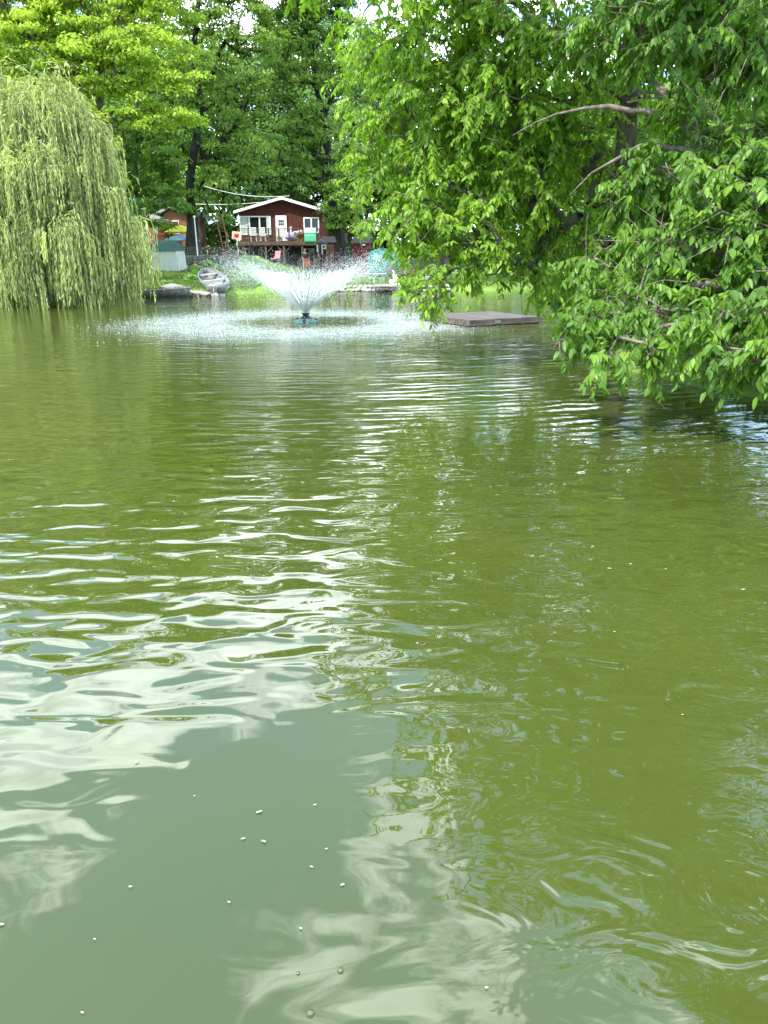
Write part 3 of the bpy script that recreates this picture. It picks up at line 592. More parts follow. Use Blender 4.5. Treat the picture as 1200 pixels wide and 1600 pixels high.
# ------------------------------------------------------------------ weeping willow on the left bank
def willow():
    b = np.array([-15.6, 36.2, g1(-15.6, 36.2)]); root = empty('weeping_willow', b, 0, 'pale green weeping willow trailing into the water at the left edge', 'tree')
    trunk = np.array([b - [0, 0, .3], b + [.1, 0, 1.2], b + [.0, 0, 2.4], b + [-.3, 0, 4.0], b + [-.5, .2, 5.6], b + [-.8, .2, 7.2]])
    lobes = [(P(5, 200, 35), (1.9, 2.0, 1.5)), (P(-90, 160, 35.5), (2.8, 2.4, 1.8)), (P(85, 205, 34.5), (1.6, 1.6, 1.3)), (P(50, 290, 33.6), (2.0, 1.5, 1.3)), (P(130, 240, 34.6), (1.0, 1.0, 1.1)), (P(140, 300, 34.4), (1.0, 1.2, 1.1)), (P(155, 350, 34.6), (1.0, 1.2, .7)),
             (P(186, 352, 35), (.65, .8, .8)), (P(90, 370, 33), (1.3, 1.1, 0.8)), (P(0, 370, 33.2), (1.8, 1.3, 1.0)), (P(-80, 300, 34), (2.4, 2, 1.8)), (P(35, 425, 32.6), (1.0, .8, .4)), (P(120, 415, 33.3), (.9, .7, .5)),
             (P(192, 400, 34.8), (.55, .7, .5)), (P(-150, 250, 35), (3, 2.4, 2.6)), (P(55, 205, 35.5), (1.2, 1.2, 1.0))]
    cl = []; out = []; 
    for c, r3 in lobes:
        r3 = np.array(r3); n = int(12 * (r3[0] * r3[1] + r3[0] * r3[2]) ** 0.9) + 6
        u = rand_unit(n); u[:, 2] = np.abs(u[:, 2]) ** 0.7 * np.sign(u[:, 2] + 0.35); u = unit(u)
        cl.append(c + u * r3 * rng.uniform(0.75, 1.05, (n, 1))); out.append(u)
    cl = np.concatenate(cl); out = np.concatenate(out)
    nodes, par, cnt, tips = grow(trunk, cl[::3], rise=0.3, wig=0.1, seg=3)
    w = wood_arrays(trunk, [.5, .38, .33, .27, .18, .08], nodes, par, cnt, 0.009, b, 0.5)
    ns = 16; ti = np.repeat(np.arange(len(cl)), ns); T = len(ti)
    L = rng.uniform(0.9, 2.9, len(cl))[ti] * (0.6 + 0.6 * rng.random(T)); seg = 8
    pts = [cl[ti] + rng.normal(size=(T, 3)) * .16]; d = unit(out[ti] * [1, 1, .5] + [0, 0, .35] + rng.normal(size=(T, 3)) * .3); dirs = []
    sway = rng.normal(size=(T, 2)) * 0.05
    for s_ in range(seg):
        d = unit(d * [.52, .52, 1] + np.concatenate([sway, np.full((T, 1), -.62)], 1)); st = (L / seg)[:, None]
        pts.append(pts[-1] + d * st); dirs.append(d)
    pts = np.stack(pts, 1); dirs = np.stack(dirs, 1)
    zmin = rng.uniform(0.02, 0.25, T)[:, None]
    A = pts[:, :-1].reshape(-1, 3); B = pts[:, 1:].reshape(-1, 3); ok = B[:, 2] > 0.03
    v, f = frusta(A[ok] - b, B[ok] - b, np.full(ok.sum(), .006), np.full(ok.sum(), .004), 3)
    np_mesh('trunk', np.concatenate([w[0], v]), np.concatenate([w[1], f + len(w[0])]), M['bark'], root, smooth=True)
    nl = 34; li = np.repeat(np.arange(T), nl); n = len(li)
    t = rng.random(n) * seg * .9999; k = t.astype(int); fr = (t - k)[:, None]
    p = pts[li, k] * (1 - fr) + pts[li, k + 1] * fr; pd = dirs[li, k]
    ax = unit(pd * 1.3 + rng.normal(size=(n, 3)) * .28 + [0, 0, -.3]); nr = unit(rng.normal(size=(n, 3)) + [0, 0, .8] + out[ti][li] * .5)
    tint = np.clip(.5 + rng.normal(size=len(cl))[ti][li] * .25 + rng.normal(size=n) * .12, .02, .98)
    ok = p[:, 2] > .05
    leaf_mesh('crown', p[ok] - b, ax[ok], nr[ok], rng.uniform(.13, .26, ok.sum()), .13, tint[ok], M['leaf_willow'], root)
    print('willow leaves', ok.sum())
willow()

# ------------------------------------------------------------------ trees beyond the pond
far_tree('maple_tree', gbase(150, 47), P(160, -60, 47), 18, pxb([(60, 70, 46, 75), (150, 90, 46, 75), (230, 90, 46, 62), (262, 170, 46, 42), (130, 10, 47, 85), (230, 10, 47, 70), (30, -30, 47, 90), (280, 200, 47, 25), (210, 170, 46, 45), (20, 130, 46, 45),
          (-70, 30, 48, 110), (140, -100, 48, 100), (250, -90, 48, 80), (40, -150, 48, 110), (170, -190, 48, 90), (-80, -120, 49, 120), (285, 120, 46, 30), (95, 140, 45.5, 35)]), M['leaf_maple'], M['bark'],
         'broad sunlit yellow-green maple rising behind the willow', leaf=0.2, per=150, dens=6.5, crad=0.85, tr=0.38, rtip=0.022, bright=0.62)
far_tree('golden_shrub_tree', gbase(140, 43), P(150, 210, 43), 8, pxb([(140, 190, 43, 34), (165, 225, 43, 26), (175, 270, 43, 20), (120, 165, 43, 20), (172, 310, 43, 14), (130, 240, 43.5, 35)]), M['leaf_yellow'], M['bark'],
         'small golden-green tree glowing between the willow and the maple', leaf=0.18, per=120, dens=9, crad=0.6, tr=0.14, rtip=0.012, bright=0.55)
far_tree('shade_tree', gbase(215, 60), P(215, 190, 60), 13, pxb([(215, 250, 60, 60), (190, 300, 59, 45), (250, 290, 59, 40), (235, 210, 60, 55), (175, 230, 60, 50), (250, 250, 59, 35), (215, 335, 58, 22), (240, 322, 56, 20), (268, 312, 56, 18), (228, 352, 56, 16), (286, 330, 55.8, 12)]), M['leaf_dark'], M['bark'],
         'dark green tree filling the gap left of the straight dark trunk', leaf=0.24, per=120, dens=4.6, crad=0.95, tr=0.26, bright=0.62)
far_tree('oak_tree', gbase(301, 57), P(312, -100, 57), 24, pxb([(300, 200, 55.5, 26), (285, 150, 55.5, 30), (305, 100, 55.5, 30), (318, 30, 55.5, 34), (270, 250, 55.5, 22), (340, 70, 57, 50), (390, 110, 57, 48), (400, 50, 57, 48), (330, 150, 57, 40), (355, 230, 57, 40), (330, 280, 56, 38), (320, -10, 58, 60), (400, -30, 58, 60), (350, -110, 58, 75), (420, -120, 58, 60),
          (330, -200, 58, 60), (300, 60, 58, 38), (385, 180, 57, 38), (395, 250, 56.5, 34), (290, 310, 56, 22), (345, 330, 57, 28)]), M['leaf_oak'], M['bark_dark'],
         'tall oak with a straight near-black trunk left of the red house', leaf=0.2, per=100, dens=5.2, crad=0.8, tr=0.36, rtip=0.022, bright=0.5)
far_tree('cottonwood_tree', gbase(543, 63), P(480, 30, 63), 22, pxb([(480, 80, 62, 52), (440, 130, 62, 40), (520, 120, 62, 40), (500, 190, 62, 45), (545, 260, 62, 36), (450, 210, 62, 40), (530, 310, 61, 36), (480, 20, 63, 55), (545, 345, 61, 24), (560, 300, 62, 26),
          (500, -60, 63, 60), (435, 60, 62, 36), (440, -80, 63, 50), (485, 265, 62, 34), (430, 255, 63, 26), (560, 10, 64, 32), (530, -20, 64, 36), (545, 60, 64, 30), (565, 130, 64, 24), (565, 355, 61, 20), (520, 340, 62, 26), (450, -20, 63, 45), (455, -120, 62, 50), (495, -130, 62, 40), (400, -170, 60, 60), (440, 25, 64, 30), (465, -15, 64, 34), (425, -30, 64, 32), (400, 5, 64, 26), (505, 35, 64, 28)]), M['leaf_oak'], M['bark_dark'],
         'tall open-crowned tree whose trunk leans left beside the red sheds', leaf=0.21, per=110, dens=5.2, crad=0.85, tr=0.42, rtip=0.03, bright=0.5)
far_tree('garden_tree', gbase(692, 50), P(690, 290, 50), 8, pxb([(690, 270, 50, 55), (640, 300, 50, 35), (745, 290, 50, 45), (700, 330, 49.5, 40), (650, 350, 49, 22), (770, 340, 50, 35)]), M['leaf_elm'], M['bark_dark'],
         'small tree with a thin dark trunk on the lawn right of the green tarpaulin', leaf=0.19, per=110, dens=6, crad=0.7, tr=0.2, rtip=0.015, bright=0.4)
bk = [(60, 100, 170, 200), (200, 92, 90, 210), (255, 80, 130, 150), (350, 98, 190, 170), (420, 92, 160, 150), (400, 84, 255, 75), (490, 100, 200, 180), (575, 92, 250, 120), (600, 110, 120, 120), (660, 95, 230, 140), (760, 100, 190, 160), (860, 95, 210, 140), (960, 90, 200, 140), (-40, 90, 120, 200), (1060, 90, 220, 150), (315, 78, 300, 70), (540, 80, 330, 60)]
bl_lab = ['tree crown far behind the willow top', 'tree standing far behind the sunlit maple', 'tree glimpsed behind the golden-green tree', 'pale tree behind the oak crown', 'light green tree standing behind the roof ridge of the red house',
          'bright low tree just above the left roof slope of the red house', 'tree behind the open-crowned tree', 'dark tree behind the red sheds', 'thin pale tree far off in the central sky gap', 'tree behind the green tarpaulin',
          'tree on the far bank behind the small garden tree', 'tree on the far bank seen over the wooden raft', 'tree on the far bank behind the leaning trunk', 'tree at the far left edge behind the willow', 'far tree hidden mostly by the glossy-leaved tree', 'low tree between the oak trunk and the red house', 'low dark tree above the brown-roofed shed']
for (px, Yd, pyt, rp), lab in zip(bk, bl_lab):
    top = pyt - rp * 0.55; mats = M['leaf_far'] if rng.random() < .65 else M['leaf_oak']
    if px in (255, 575, 540): mats = M['leaf_dark']
    bls = []
    k = 7 if rp > 100 else 4
    for j in range(k):
        a = rng.uniform(-.6, .6); bb = rng.uniform(-.6, .95); q = rp * rng.uniform(.28, .42)
        bls.append((px + a * rp * .62, pyt + bb * rp * .95, Yd + rng.uniform(-3, 3), q))
    bls.append((px, pyt, Yd, rp * .5))
    far_tree('background_tree', gbase(px, Yd), P(px, pyt, Yd), 14, pxb(bls), mats, M['bark_dark'], lab, 'trees closing the view behind the gardens', leaf=0.36, per=70, dens=1.9, crad=1.5, tr=0.3, rtip=0.035, bright=0.55)

# the wood that closes the view far behind every garden: one mass
n = 150000; ncl = 3400; a_ = rng.uniform(R(-50), R(50), ncl); dist = rng.uniform(104, 122, ncl); hz = rng.uniform(0.0, 1, ncl) ** .85 * (19 + 3 * np.sin(a_ * 23) + 2 * np.sin(a_ * 51))
cc_ = np.stack([dist * np.sin(a_), dist * np.cos(a_), hz], -1); ci = rng.integers(0, ncl, n); u = rand_unit(n); u[:, 2] = np.abs(u[:, 2]) - .3
pos = cc_[ci] + u * 2.1 * rng.random((n, 1)) ** .45 * [1, 1, .75]; nr = unit(u + [0, 0, .6] + rng.normal(size=(n, 3)) * .5)
wd = leaf_mesh('distant_wood', pos, unit(np.cross(nr, rng.normal(size=(n, 3)))), nr, rng.uniform(.6, 1.05, n), .65, np.clip(.5 + rng.normal(size=ncl)[ci] * .2 + rng.normal(size=n) * .12, .02, .98), M['leaf_oak'])
tag(wd, 'mixed green wood closing the view behind all the gardens', 'wood', kind='stuff')
# hedge-like shrubs on the far bank
bush('leafy_shrub', P(392, 436, 46.5), (1.1, .9, 1.05), M['leaf_bush'], 'light green rounded shrub on the far bank left of the fountain spray', dens=26, per=110, leaf=.09, crad=.3, bright=.62)
bush('leafy_shrub', P(378, 448, 45.6), (.8, .7, .6), M['leaf_oak'], 'low grey-green shrub at the water beside the aluminium rowboat', dens=26, per=110, leaf=.09, crad=.28, bright=.7)
bush('leafy_shrub', P(410, 448, 45.8), (.8, .6, .55), M['leaf_oak'], 'low grey-green shrub at the water behind the left of the spray', dens=26, per=110, leaf=.09, crad=.28, bright=.65)
bush('leafy_shrub', P(300, 432, 45), (.7, .6, .5), M['leaf_bush'], 'leafy weed clump on the lawn behind the plank raft', dens=26, per=80, leaf=.13, crad=.28, bright=.6)
bush('leafy_shrub', P(322, 416, 47.5), (.7, .5, .35), M['leaf_bush'], 'trailing weeds over the low dark stone wall', dens=26, per=70, leaf=.14, crad=.28, bright=.7)
bush('leafy_shrub', P(252, 440, 44), (.6, .5, .3), M['leaf_bush'], 'weed clump at the foot of the willow beside the dark rowboat', dens=22, per=70, leaf=.12, crad=.25, bright=.6)
bush('leafy_shrub', P(262, 352, 58), (.9, .7, .7), M['leaf_yellow'], 'bright shrub spilling beside the yellow parasol', dens=16, per=60, leaf=.2, crad=.5, bright=.6)

# ------------------------------------------------------------------ red cottage with deck
def zat(py, Y): return P(600, py, Y)[2]
def xat(px, py, Y): return P(px, py, Y)[0]
YH = 72.0
hx0, hx1 = xat(374, 350, YH), xat(503, 350, YH); hg = 0.72
hc = (hx0 + hx1) / 2
house = empty('red_cottage', (hc, YH, hg), 0, 'dark red two-level cottage with white trim and a raised deck', 'house')
def hp(px, py, Y=YH):                    # house-local x,z
    p = P(px, py, Y); return p[0] - hc, p[2] - hg
ex0, ez0 = hp(367, 333); ex1, ez1 = hp(508, 331); rx, rz = hp(441, 311)
wl, wr_ = hp(374, 350)[0], hp(503, 350)[0]
slope_l = (rz - ez0) / (rx - ex0); slope_r = (rz - ez1) / (ex1 - rx)
zl = rz - (rx - wl) * slope_l - .1; zr = rz - (wr_ - rx) * slope_r - .1
DEPTH = 8.5
dz = hp(440, 376.5, YH)[1]              # deck floor height above ground
MB().prism([(wl, dz - .25), (wr_, dz - .25), (wr_, zr), (rx, rz - .1), (wl, zl)], 0, DEPTH).obj('wall', M['red_siding'], house)
MB().box(wl + .05, wr_ - .05, .1, DEPTH - .1, -.3, dz - .252).obj('basement_wall', mat('basement_wall', (0.03, 0.02, 0.02), .9, (0.06, 0.03, 0.03), 3), house)
t = .14
rf = MB().prism([(ex0, ez0), (rx, rz), (ex1, ez1), (ex1, ez1 + t), (rx, rz + t), (ex0, ez0 + t)], -.55, DEPTH + .4).obj('roof', M['shingle'], house)
MB().prism([(ex0 - .03, ez0 - .06), (rx, rz - .06), (ex1 + .03, ez1 - .06), (ex1 + .03, ez1 + t + .03), (rx, rz + t + .03), (ex0 - .03, ez0 + t + .03)], -.6, -.553).obj('fascia', M['white'], rf)
def window(parent, px0, px1, py0, py1, Y=YH, mull=(), y=-.03, curt=(), name='window', fm=None):
    a, z1 = hp(px0, py0, Y); b, z0 = hp(px1, py1, Y); w = .1
    fr = MB()
    fr.box(a, b, y - .06, y, z1 - w, z1).box(a, b, y - .08, y, z0, z0 + w).box(a, a + w, y - .057, y, z0 + w, z1 - w).box(b - w, b, y - .057, y, z0 + w, z1 - w)
    for m_ in mull: xx = a + (b - a) * m_; fr.box(xx - w * .6, xx + w * .6, y - .055, y, z0 + w, z1 - w)
    f = fr.obj(name, fm or M['white'], parent)
    MB().box(a + w, b - w, y - .02, y - .004, z0 + w, z1 - w).obj('pane', M['glass'], f)
    for c0, c1 in curt: MB().box(a + (b - a) * c0, a + (b - a) * c1, y - .034, y - .022, z0 + w + .002, z1 - w - .002).obj('curtain', M['curtain'], f)
    return f
window(house, 374, 424, 337.5, 367, mull=(.31, .64), curt=((.03, .26), (.86, .97)))
window(house, 474, 499, 339.5, 364, mull=(.5,))
def door(px0, px1, py0, py1, m_, y=-.03, lights=True, mf=None):
    a, z1 = hp(px0, py0); b, z0 = hp(px1, py1)
    d = MB().box(a, b, y - .05, y, z0, z1).obj('door', m_, house)
    MB().box(a - .09, a - .002, y - .07, y, z0, z1 + .09).box(b + .002, b + .09, y - .07, y, z0, z1 + .09).box(a - .002, b + .002, y - .07, y, z1 + .002, z1 + .09).obj('frame', mf or m_, d)
    if lights:
        q = MB(); w = (b - a)
        for i in range(3):
            for j in range(2):
                x0 = a + w * (.2 + .21 * i); zz = z1 - .28 - .24 * j
                q.box(x0, x0 + w * .17, y - .058, y - .052, zz - .2, zz)
        q.obj('pane', M['glass'], d)
    MB().lathe([(0, 0), (.035, .01), (.035, .05), (0, .06)], 8, (b - .1, y - .08, (z0 + z1) / 2 - .05)).obj('handle', M['metal'], d, True)
door(432, 447.5, 338.5, 376, M['white'])
# lower level: two doors and dark glazing with frames
def lower_frame(px0, px1, mull):
    return window(house, px0, px1, 388, 424, mull=mull, y=.08, name='lower_window', fm=M['wood_grey'])
for nm_args in ((382, 398, (.5,)), (403, 411, ()), (474, 492, (.5,))): lower_frame(*nm_args)
a, z1 = hp(435, 388); b, z0 = hp(449, 424)
ld = MB().box(a, b, .0, .07, z0, z1).obj('lower_door', mat('grey_door', (0.3, 0.29, 0.27), .7), house)
MB().box(a + .25, b - .25, -.008, -.002, z1 - .55, z1 - .2).obj('pane', M['glass'], ld)
# chimney vent on the roof
MB().lathe([(0.09, 0), (.09, .45), (.13, .45), (.13, .55), (0, .6)], 8, (rx - 1.5, 2.5, rz - .35)).obj('vent_pipe', M['metal'], house)
# deck
YD = 69.2; ddy = YD - YH
da, db = hp(372, 380, YD)[0], hp(500, 380, YD)[0]; dzf = hp(440, 377, YD)[1]
dk = MB()
nb = 20
for i in range(nb):
    y0 = ddy + (-ddy - .03) * i / nb; dk.box(da, db, y0, y0 + (-ddy) / nb - .012, dzf - .04, dzf)
dk.box(da, db, ddy, ddy + .05, dzf - .32, dzf - .043).box(da, da + .05, ddy + .053, -.035, dzf - .3, dzf - .043).box(db - .05, db, ddy + .053, -.035, dzf - .3, dzf - .043)
deck = dk.obj('deck', M['wood_deck'], house)
rl = MB(); rh = .98
for i in range(9):
    x = da + .05 + (db - da - .1) * i / 8; rl.box(x - .045, x + .045, ddy - .002 + .05, ddy + .14, dzf, dzf + rh)
rl.box(da, db, ddy + .02, ddy + .17, dzf + rh + .002, dzf + rh + .05)
for h_ in np.linspace(.14, .86, 6): rl.box(da, db, ddy + .085, ddy + .1, dzf + h_, dzf + h_ + .022)
n = 64
for i in range(n):
    x = da + (db - da) * (i + .5) / n; rl.box(x - .009, x + .009, ddy + .104, ddy + .12, dzf + .12, dzf + rh)
rl.obj('railing', M['wood_deck'], deck)
for px in (379, 415, 443.5, 472, 497):
    x = hp(px, 390, YD)[0]
    q = MB().box(x - .07, x + .07, ddy + .06, ddy + .2, -.2, dzf - .33)
    for s_ in (-1, 1):
        if px in (379, 415, 443.5): q.bar((x + s_ * .07, ddy + .13, dzf - .95), (x + s_ * .6, ddy + .13, dzf - .36), .07)
    q.obj('post', M['wood_fence'], deck)
# stair down on the left of the deck
st = MB()
sx = da - .1
for i in range(9):
    z = dzf - .26 * (i + 1); y = ddy + 1.9 - .27 * i; st.box(sx - 1.1, sx, y - .3, y, z - .04, z)
st.bar((sx - 1.12, ddy + 2.0, dzf - .1), (sx - 1.12, ddy - .6, dzf - 2.5), .05, .25).bar((sx - .02, ddy + 2.0, dzf - .1), (sx - .02, ddy - .6, dzf - 2.5), .05, .25)
st.bar((sx - 1.12, ddy + 2.0, dzf + .8), (sx - 1.12, ddy - .6, dzf - 1.6), .06).bar((sx - 1.12, ddy - .55, dzf - 2.5), (sx - 1.12, ddy - .55, dzf - 1.55), .07).bar((sx - 1.12, ddy + 1.9, dzf - .2), (sx - 1.12, ddy + 1.9, dzf + .8), .07)
st.obj('stair', M['wood_deck'], house)

# ---- things on the deck
def deck_chair(px, label):
    c = P(px, 377, 70.6); o = empty('deck_chair', (c[0], 70.6, hg + dzf + .003), R(180 + random.uniform(-12, 12)), label, 'chair', 'white high-backed chairs on the deck')
    return o
dc0 = deck_chair(397, 'white high-backed chair on the deck, left of the two in front of the wide window')
MB().box(-.27, .27, -.25, .25, .40, .46).obj('seat', M['plaster'], dc0, bevel=.02)
Mt = Matrix.Translation((0, .24, .44)) @ Matrix.Rotation(R(-10), 4, 'X'); MB().box(-.28, .28, -.03, .03, 0, .68, Mt).obj('backrest', M['plaster'], dc0, bevel=.03)
for sx_ in (-1, 1):
    for sy_ in (-1, 1): MB().bar((sx_ * .23, sy_ * .2, 0), (sx_ * .22, sy_ * .19, .398), .04).obj('leg', M['plaster'], dc0)
def copy_tree(o, parent=None):
    c = o.copy(); C.objects.link(c); c.parent = parent
    for ch in [q for q in bpy.data.objects if q.parent == o]: copy_tree(ch, c)
    return c
bpy.context.view_layer.update()
c = copy_tree(dc0); c.location.x = P(412, 377, 70.6)[0]; c['label'] = 'white high-backed chair on the deck, right of the two in front of the wide window'; c.rotation_euler.z = R(172)
# small dark table
tb = empty('side_table', (P(392, 377, 69.9)[0], 69.9, hg + dzf + .003), 0, 'low dark round side table on the deck by the white chairs', 'table')
MB().lathe([(0, .38), (.38, .38), (.38, .42), (0, .42)], 16).obj('table_top', M['darkgrey'], tb)
for a_ in range(3): MB().bar((.3 * math.cos(a_ * 2.09), .3 * math.sin(a_ * 2.09), 0), (.2 * math.cos(a_ * 2.09), .2 * math.sin(a_ * 2.09), .378), .03).obj('leg', M['darkgrey'], tb)
# lilac cloth-covered table
pc = P(455, 377, 70.2); q = MB(); K = 24; rows = []
for (r_, z_, amp) in ((.02, .74, 0), (.3, .74, 0), (.34, .72, .01), (.4, .5, .05), (.47, .18, .09)):
    rows.append([((r_ + amp * math.sin(6 * 2 * math.pi * j / K)) * math.cos(2 * math.pi * j / K), (r_ + amp * math.sin(6 * 2 * math.pi * j / K)) * math.sin(2 * math.pi * j / K), z_) for j in range(K + 1)])
tl_ = empty('draped_table', (pc[0], 70.2, hg + dzf + .003), 0, 'small round table under a lilac cloth on the deck beside the white door', 'table')
q.grid(rows).obj('cloth', M['lilac'], tl_, True, solid=.01); MB().tube([(0, 0, 0), (0, 0, .72)], .04).obj('pedestal', M['darkgrey'], tl_)
vz = empty('flower_vase', (pc[0], 70.2, hg + dzf + .75), 0, 'little white vase of flowers on the lilac table', 'vase')
MB().lathe([(0, 0), (.06, 0), (.09, .1), (.04, .2), (.05, .24)], 10).obj('vase', M['plaster'], vz, True)
fl = MB()
for i in range(16):
    a_ = random.uniform(0, 6.28); r_ = random.uniform(0, .14); x, y, z = r_ * math.cos(a_), r_ * math.sin(a_), .3 + random.uniform(0, .12); fl.lathe([(0, -.03), (.035, 0), (0, .03)], 6, (x, y, z)).tube([(0, 0, .2), (x, y, z)], .006, 4)
fl.obj('flowers', M['white'], vz)
for px, lb, mm in ((468, 'yellow planter box on the deck floor beside the lilac table', M['yellow']), (437, 'small pinkish pot on the deck floor in front of the white door', M['pinkish'])):
    c = P(px, 377, 69.6); o = empty('planter', (c[0], 69.6, hg + dzf + .003), 0, lb, 'planter')
    MB().prism([(-.2, 0), (.2, 0), (.25, .22), (-.25, .22)], -.1, .1).obj('pot', mm, o)
    g = MB()
    for i in range(30):
        a_ = random.uniform(-.22, .22); b_ = random.uniform(-.08, .08); g.add([(a_ - .02, b_, .2), (a_ + .02, b_, .2), (a_ + random.uniform(-.1, .1), b_, .2 + random.uniform(.1, .3))], [(0, 1, 2)])
    g.obj('plant', M['leaf_bush'], o)
for i, (px, py) in enumerate(((463, 364), (470, 362))):     # flower baskets on the rail
    c = P(px, py, 69.3); o = empty('rail_flowers', (c[0], 69.2, c[2] - .1), 0, ['small trough of white blooms on the deck rail, nearer the lilac table', 'small trough of white blooms on the deck rail, nearer the green towel'][i], 'flowers', 'flower troughs on the deck rail')
    MB().prism([(-.2, -.1), (.2, -.1), (.24, .06), (-.24, .06)], -.09, .09).obj('trough', M['wood_tan'], o)
    fl = MB()
    for k in range(22): fl.lathe([(0, -.03), (.035, 0), (0, .03)], 6, (random.uniform(-.24, .24), random.uniform(-.1, .1), .08 + random.uniform(0, .15)))
    tag(fl.obj('blooms', M['plaster'], o), kind='stuff')
# green towel over the rail
a, b = P(475, 360, 69)[0], P(493.5, 360, 69)[0]; zt = hg + dzf + rh + .07
def drape(x0, x1, z_lo, lo_y):
    rows = []
    for z in np.linspace(z_lo, zt, 8): rows.append([(x0 + (x1 - x0) * j / 14, YD - .035 + .018 * math.sin(j * 1.7) * (1 - (z - z_lo) / (zt - z_lo)), z) for j in range(15)])
    rows.append([(x0 + (x1 - x0) * j / 14, YD + .1, zt + .01) for j in range(15)])
    for z in (zt - .08, zt - .4): rows.append([(x0 + (x1 - x0) * j / 14, YD + .23, z) for j in range(15)])
    return rows
tw_ = empty('towel', (a, YD, zt - 1.2), 0, 'mint and green striped towel hanging over the right end of the deck rail', 'towel')
rows = [[(p[0] - a, p[1] - YD, p[2] - zt + 1.2) for p in r] for r in drape(a, b, zt - 1.15, 0)]
MB().grid(rows[:5]).obj('green_half', M['cloth_green'], tw_, True, solid=.012); MB().grid(rows[4:]).obj('mint_half', M['cloth_mint'], tw_, True, solid=.012)
# sign with a red heart on a white pole
c = P(372, 405, 66); sg = empty('pole_sign', (c[0], 66, g1(c[0], 66)), 0, 'pale pink board with a red heart on a white pole left of the deck', 'sign')
zc_ = P(371, 368, 66)[2] - g1(c[0], 66)
MB().tube([(0, 0, -.2), (0, 0, zc_ - .42)], .045).obj('pole', M['white'], sg)
Mt = Matrix.Translation((0, 0, zc_)) @ Matrix.Rotation(R(6), 4, 'Y'); MB().box(-.38, .38, -.02, .02, -.3, .3, Mt).obj('board', M['pinkish'], sg)
ht = [(.16 * math.sin(t_) ** 3 , .145 * math.cos(t_) - .055 * math.cos(2 * t_) - .022 * math.cos(3 * t_)) for t_ in np.linspace(0, 2 * math.pi, 25)[:-1]]
MB().prism([(x * 1.2, z * 1.2 + zc_) for x, z in ht][::-1], -.035, -.022).obj('heart', M['redmark'], sg)

# person standing under the deck
def person():
    c = P(477, 420, 67.2); gx = g1(c[0], 67.2); root = empty('person', (c[0], 67.2, gx), R(20), 'person in a dark top and pale trousers standing below the green towel', 'person')
    J = {'pel': (0, 0, .95), 'wst': (0, .0, 1.08), 'chs': (0, -.01, 1.32), 'nck': (0, 0, 1.5), 'hd0': (0, -.02, 1.6), 'hd1': (0, -.03, 1.72), 'hd2': (0, -.02, 1.8),
         'sl': (-.17, 0, 1.42), 'el': (-.25, .03, 1.15), 'wl': (-.22, -.12, .95), 'hl': (-.21, -.17, .88), 'sr': (.17, 0, 1.42), 'er': (.27, .04, 1.15), 'wr': (.27, -.06, .92), 'hr': (.27, -.09, .84),
         'll': (-.1, 0, .88), 'kl': (-.11, -.02, .5), 'al': (-.12, .03, .1), 'fl': (-.13, -.12, .04), 'lr': (.1, 0, .88), 'kr': (.12, -.03, .5), 'ar': (.13, .05, .1), 'fr': (.15, -.1, .04)}
    E = [('pel', 'wst'), ('wst', 'chs'), ('chs', 'nck'), ('nck', 'hd0'), ('hd0', 'hd1'), ('hd1', 'hd2'), ('chs', 'sl'), ('sl', 'el'), ('el', 'wl'), ('wl', 'hl'), ('chs', 'sr'), ('sr', 'er'), ('er', 'wr'), ('wr', 'hr'),
         ('pel', 'll'), ('ll', 'kl'), ('kl', 'al'), ('al', 'fl'), ('pel', 'lr'), ('lr', 'kr'), ('kr', 'ar'), ('ar', 'fr')]
    rad = dict(pel=.14, wst=.125, chs=.15, nck=.055, hd0=.075, hd1=.1, hd2=.06, sl=.065, el=.045, wl=.03, hl=.035, sr=.065, er=.045, wr=.03, hr=.035, ll=.1, kl=.06, al=.042, fl=.04, lr=.1, kr=.06, ar=.042, fr=.04)
    def skin(names, edges, R_, m_, name, par):
        idx = {k: i for i, k in enumerate(names)}; me = bpy.data.meshes.new(name); me.from_pydata([J[k] for k in names], [(idx[a], idx[b]) for a, b in edges], [])
        o = bpy.data.objects.new(name, me); C.objects.link(o); o.parent = par; o.modifiers.new('k', 'SKIN'); me.materials.append(m_)
        for i, k in enumerate(names): me.skin_vertices[0].data[i].radius = (R_[k], R_[k] * .85)
        me.skin_vertices[0].data[0].use_root = True
        s = o.modifiers.new('u', 'SUBSURF'); s.levels = 1; s.render_levels = 2
        return o
    for s, sx in (('l', -1), ('r', 1)):
        h = J['h' + s]
        for k in range(4):
            J[f'f{s}{k}'] = (h[0] + (k - 1.5) * .018, h[1] - .03, h[2] - .06 - .008 * (k in (1, 2))); rad[f'f{s}{k}'] = .01; E.append(('h' + s, f'f{s}{k}'))
        J[f't{s}'] = (h[0] - sx * .04, h[1] - .04, h[2] - .02); rad[f't{s}'] = .011; E.append(('h' + s, f't{s}'))
    body = skin(list(J), E, rad, M['skin'], 'body', root)
    R2 = {k: v + .016 for k, v in rad.items()}
    skin(['wst', 'pel', 'chs', 'sl', 'el', 'sr', 'er'], [('pel', 'wst'), ('wst', 'chs'), ('chs', 'sl'), ('sl', 'el'), ('chs', 'sr'), ('sr', 'er')], R2, M['shirt'], 'shirt', root)
    skin(['pel', 'll', 'kl', 'al', 'lr', 'kr', 'ar'], [('pel', 'll'), ('ll', 'kl'), ('kl', 'al'), ('pel', 'lr'), ('lr', 'kr'), ('kr', 'ar')], R2, M['trousers'], 'trousers', root)
    MB().lathe([(.0, .115), (.07, .095), (.1, .05), (.108, 0), (.1, -.05), (.085, -.07)], 12, (0, .015, 1.72)).obj('hair', M['hair'], root, True)
    for s in (-1, 1): MB().lathe([(0, .015), (.014, 0), (0, -.015)], 6, (s * .035, -.122, 1.71)).obj('eye', M['hair'], root)
person()
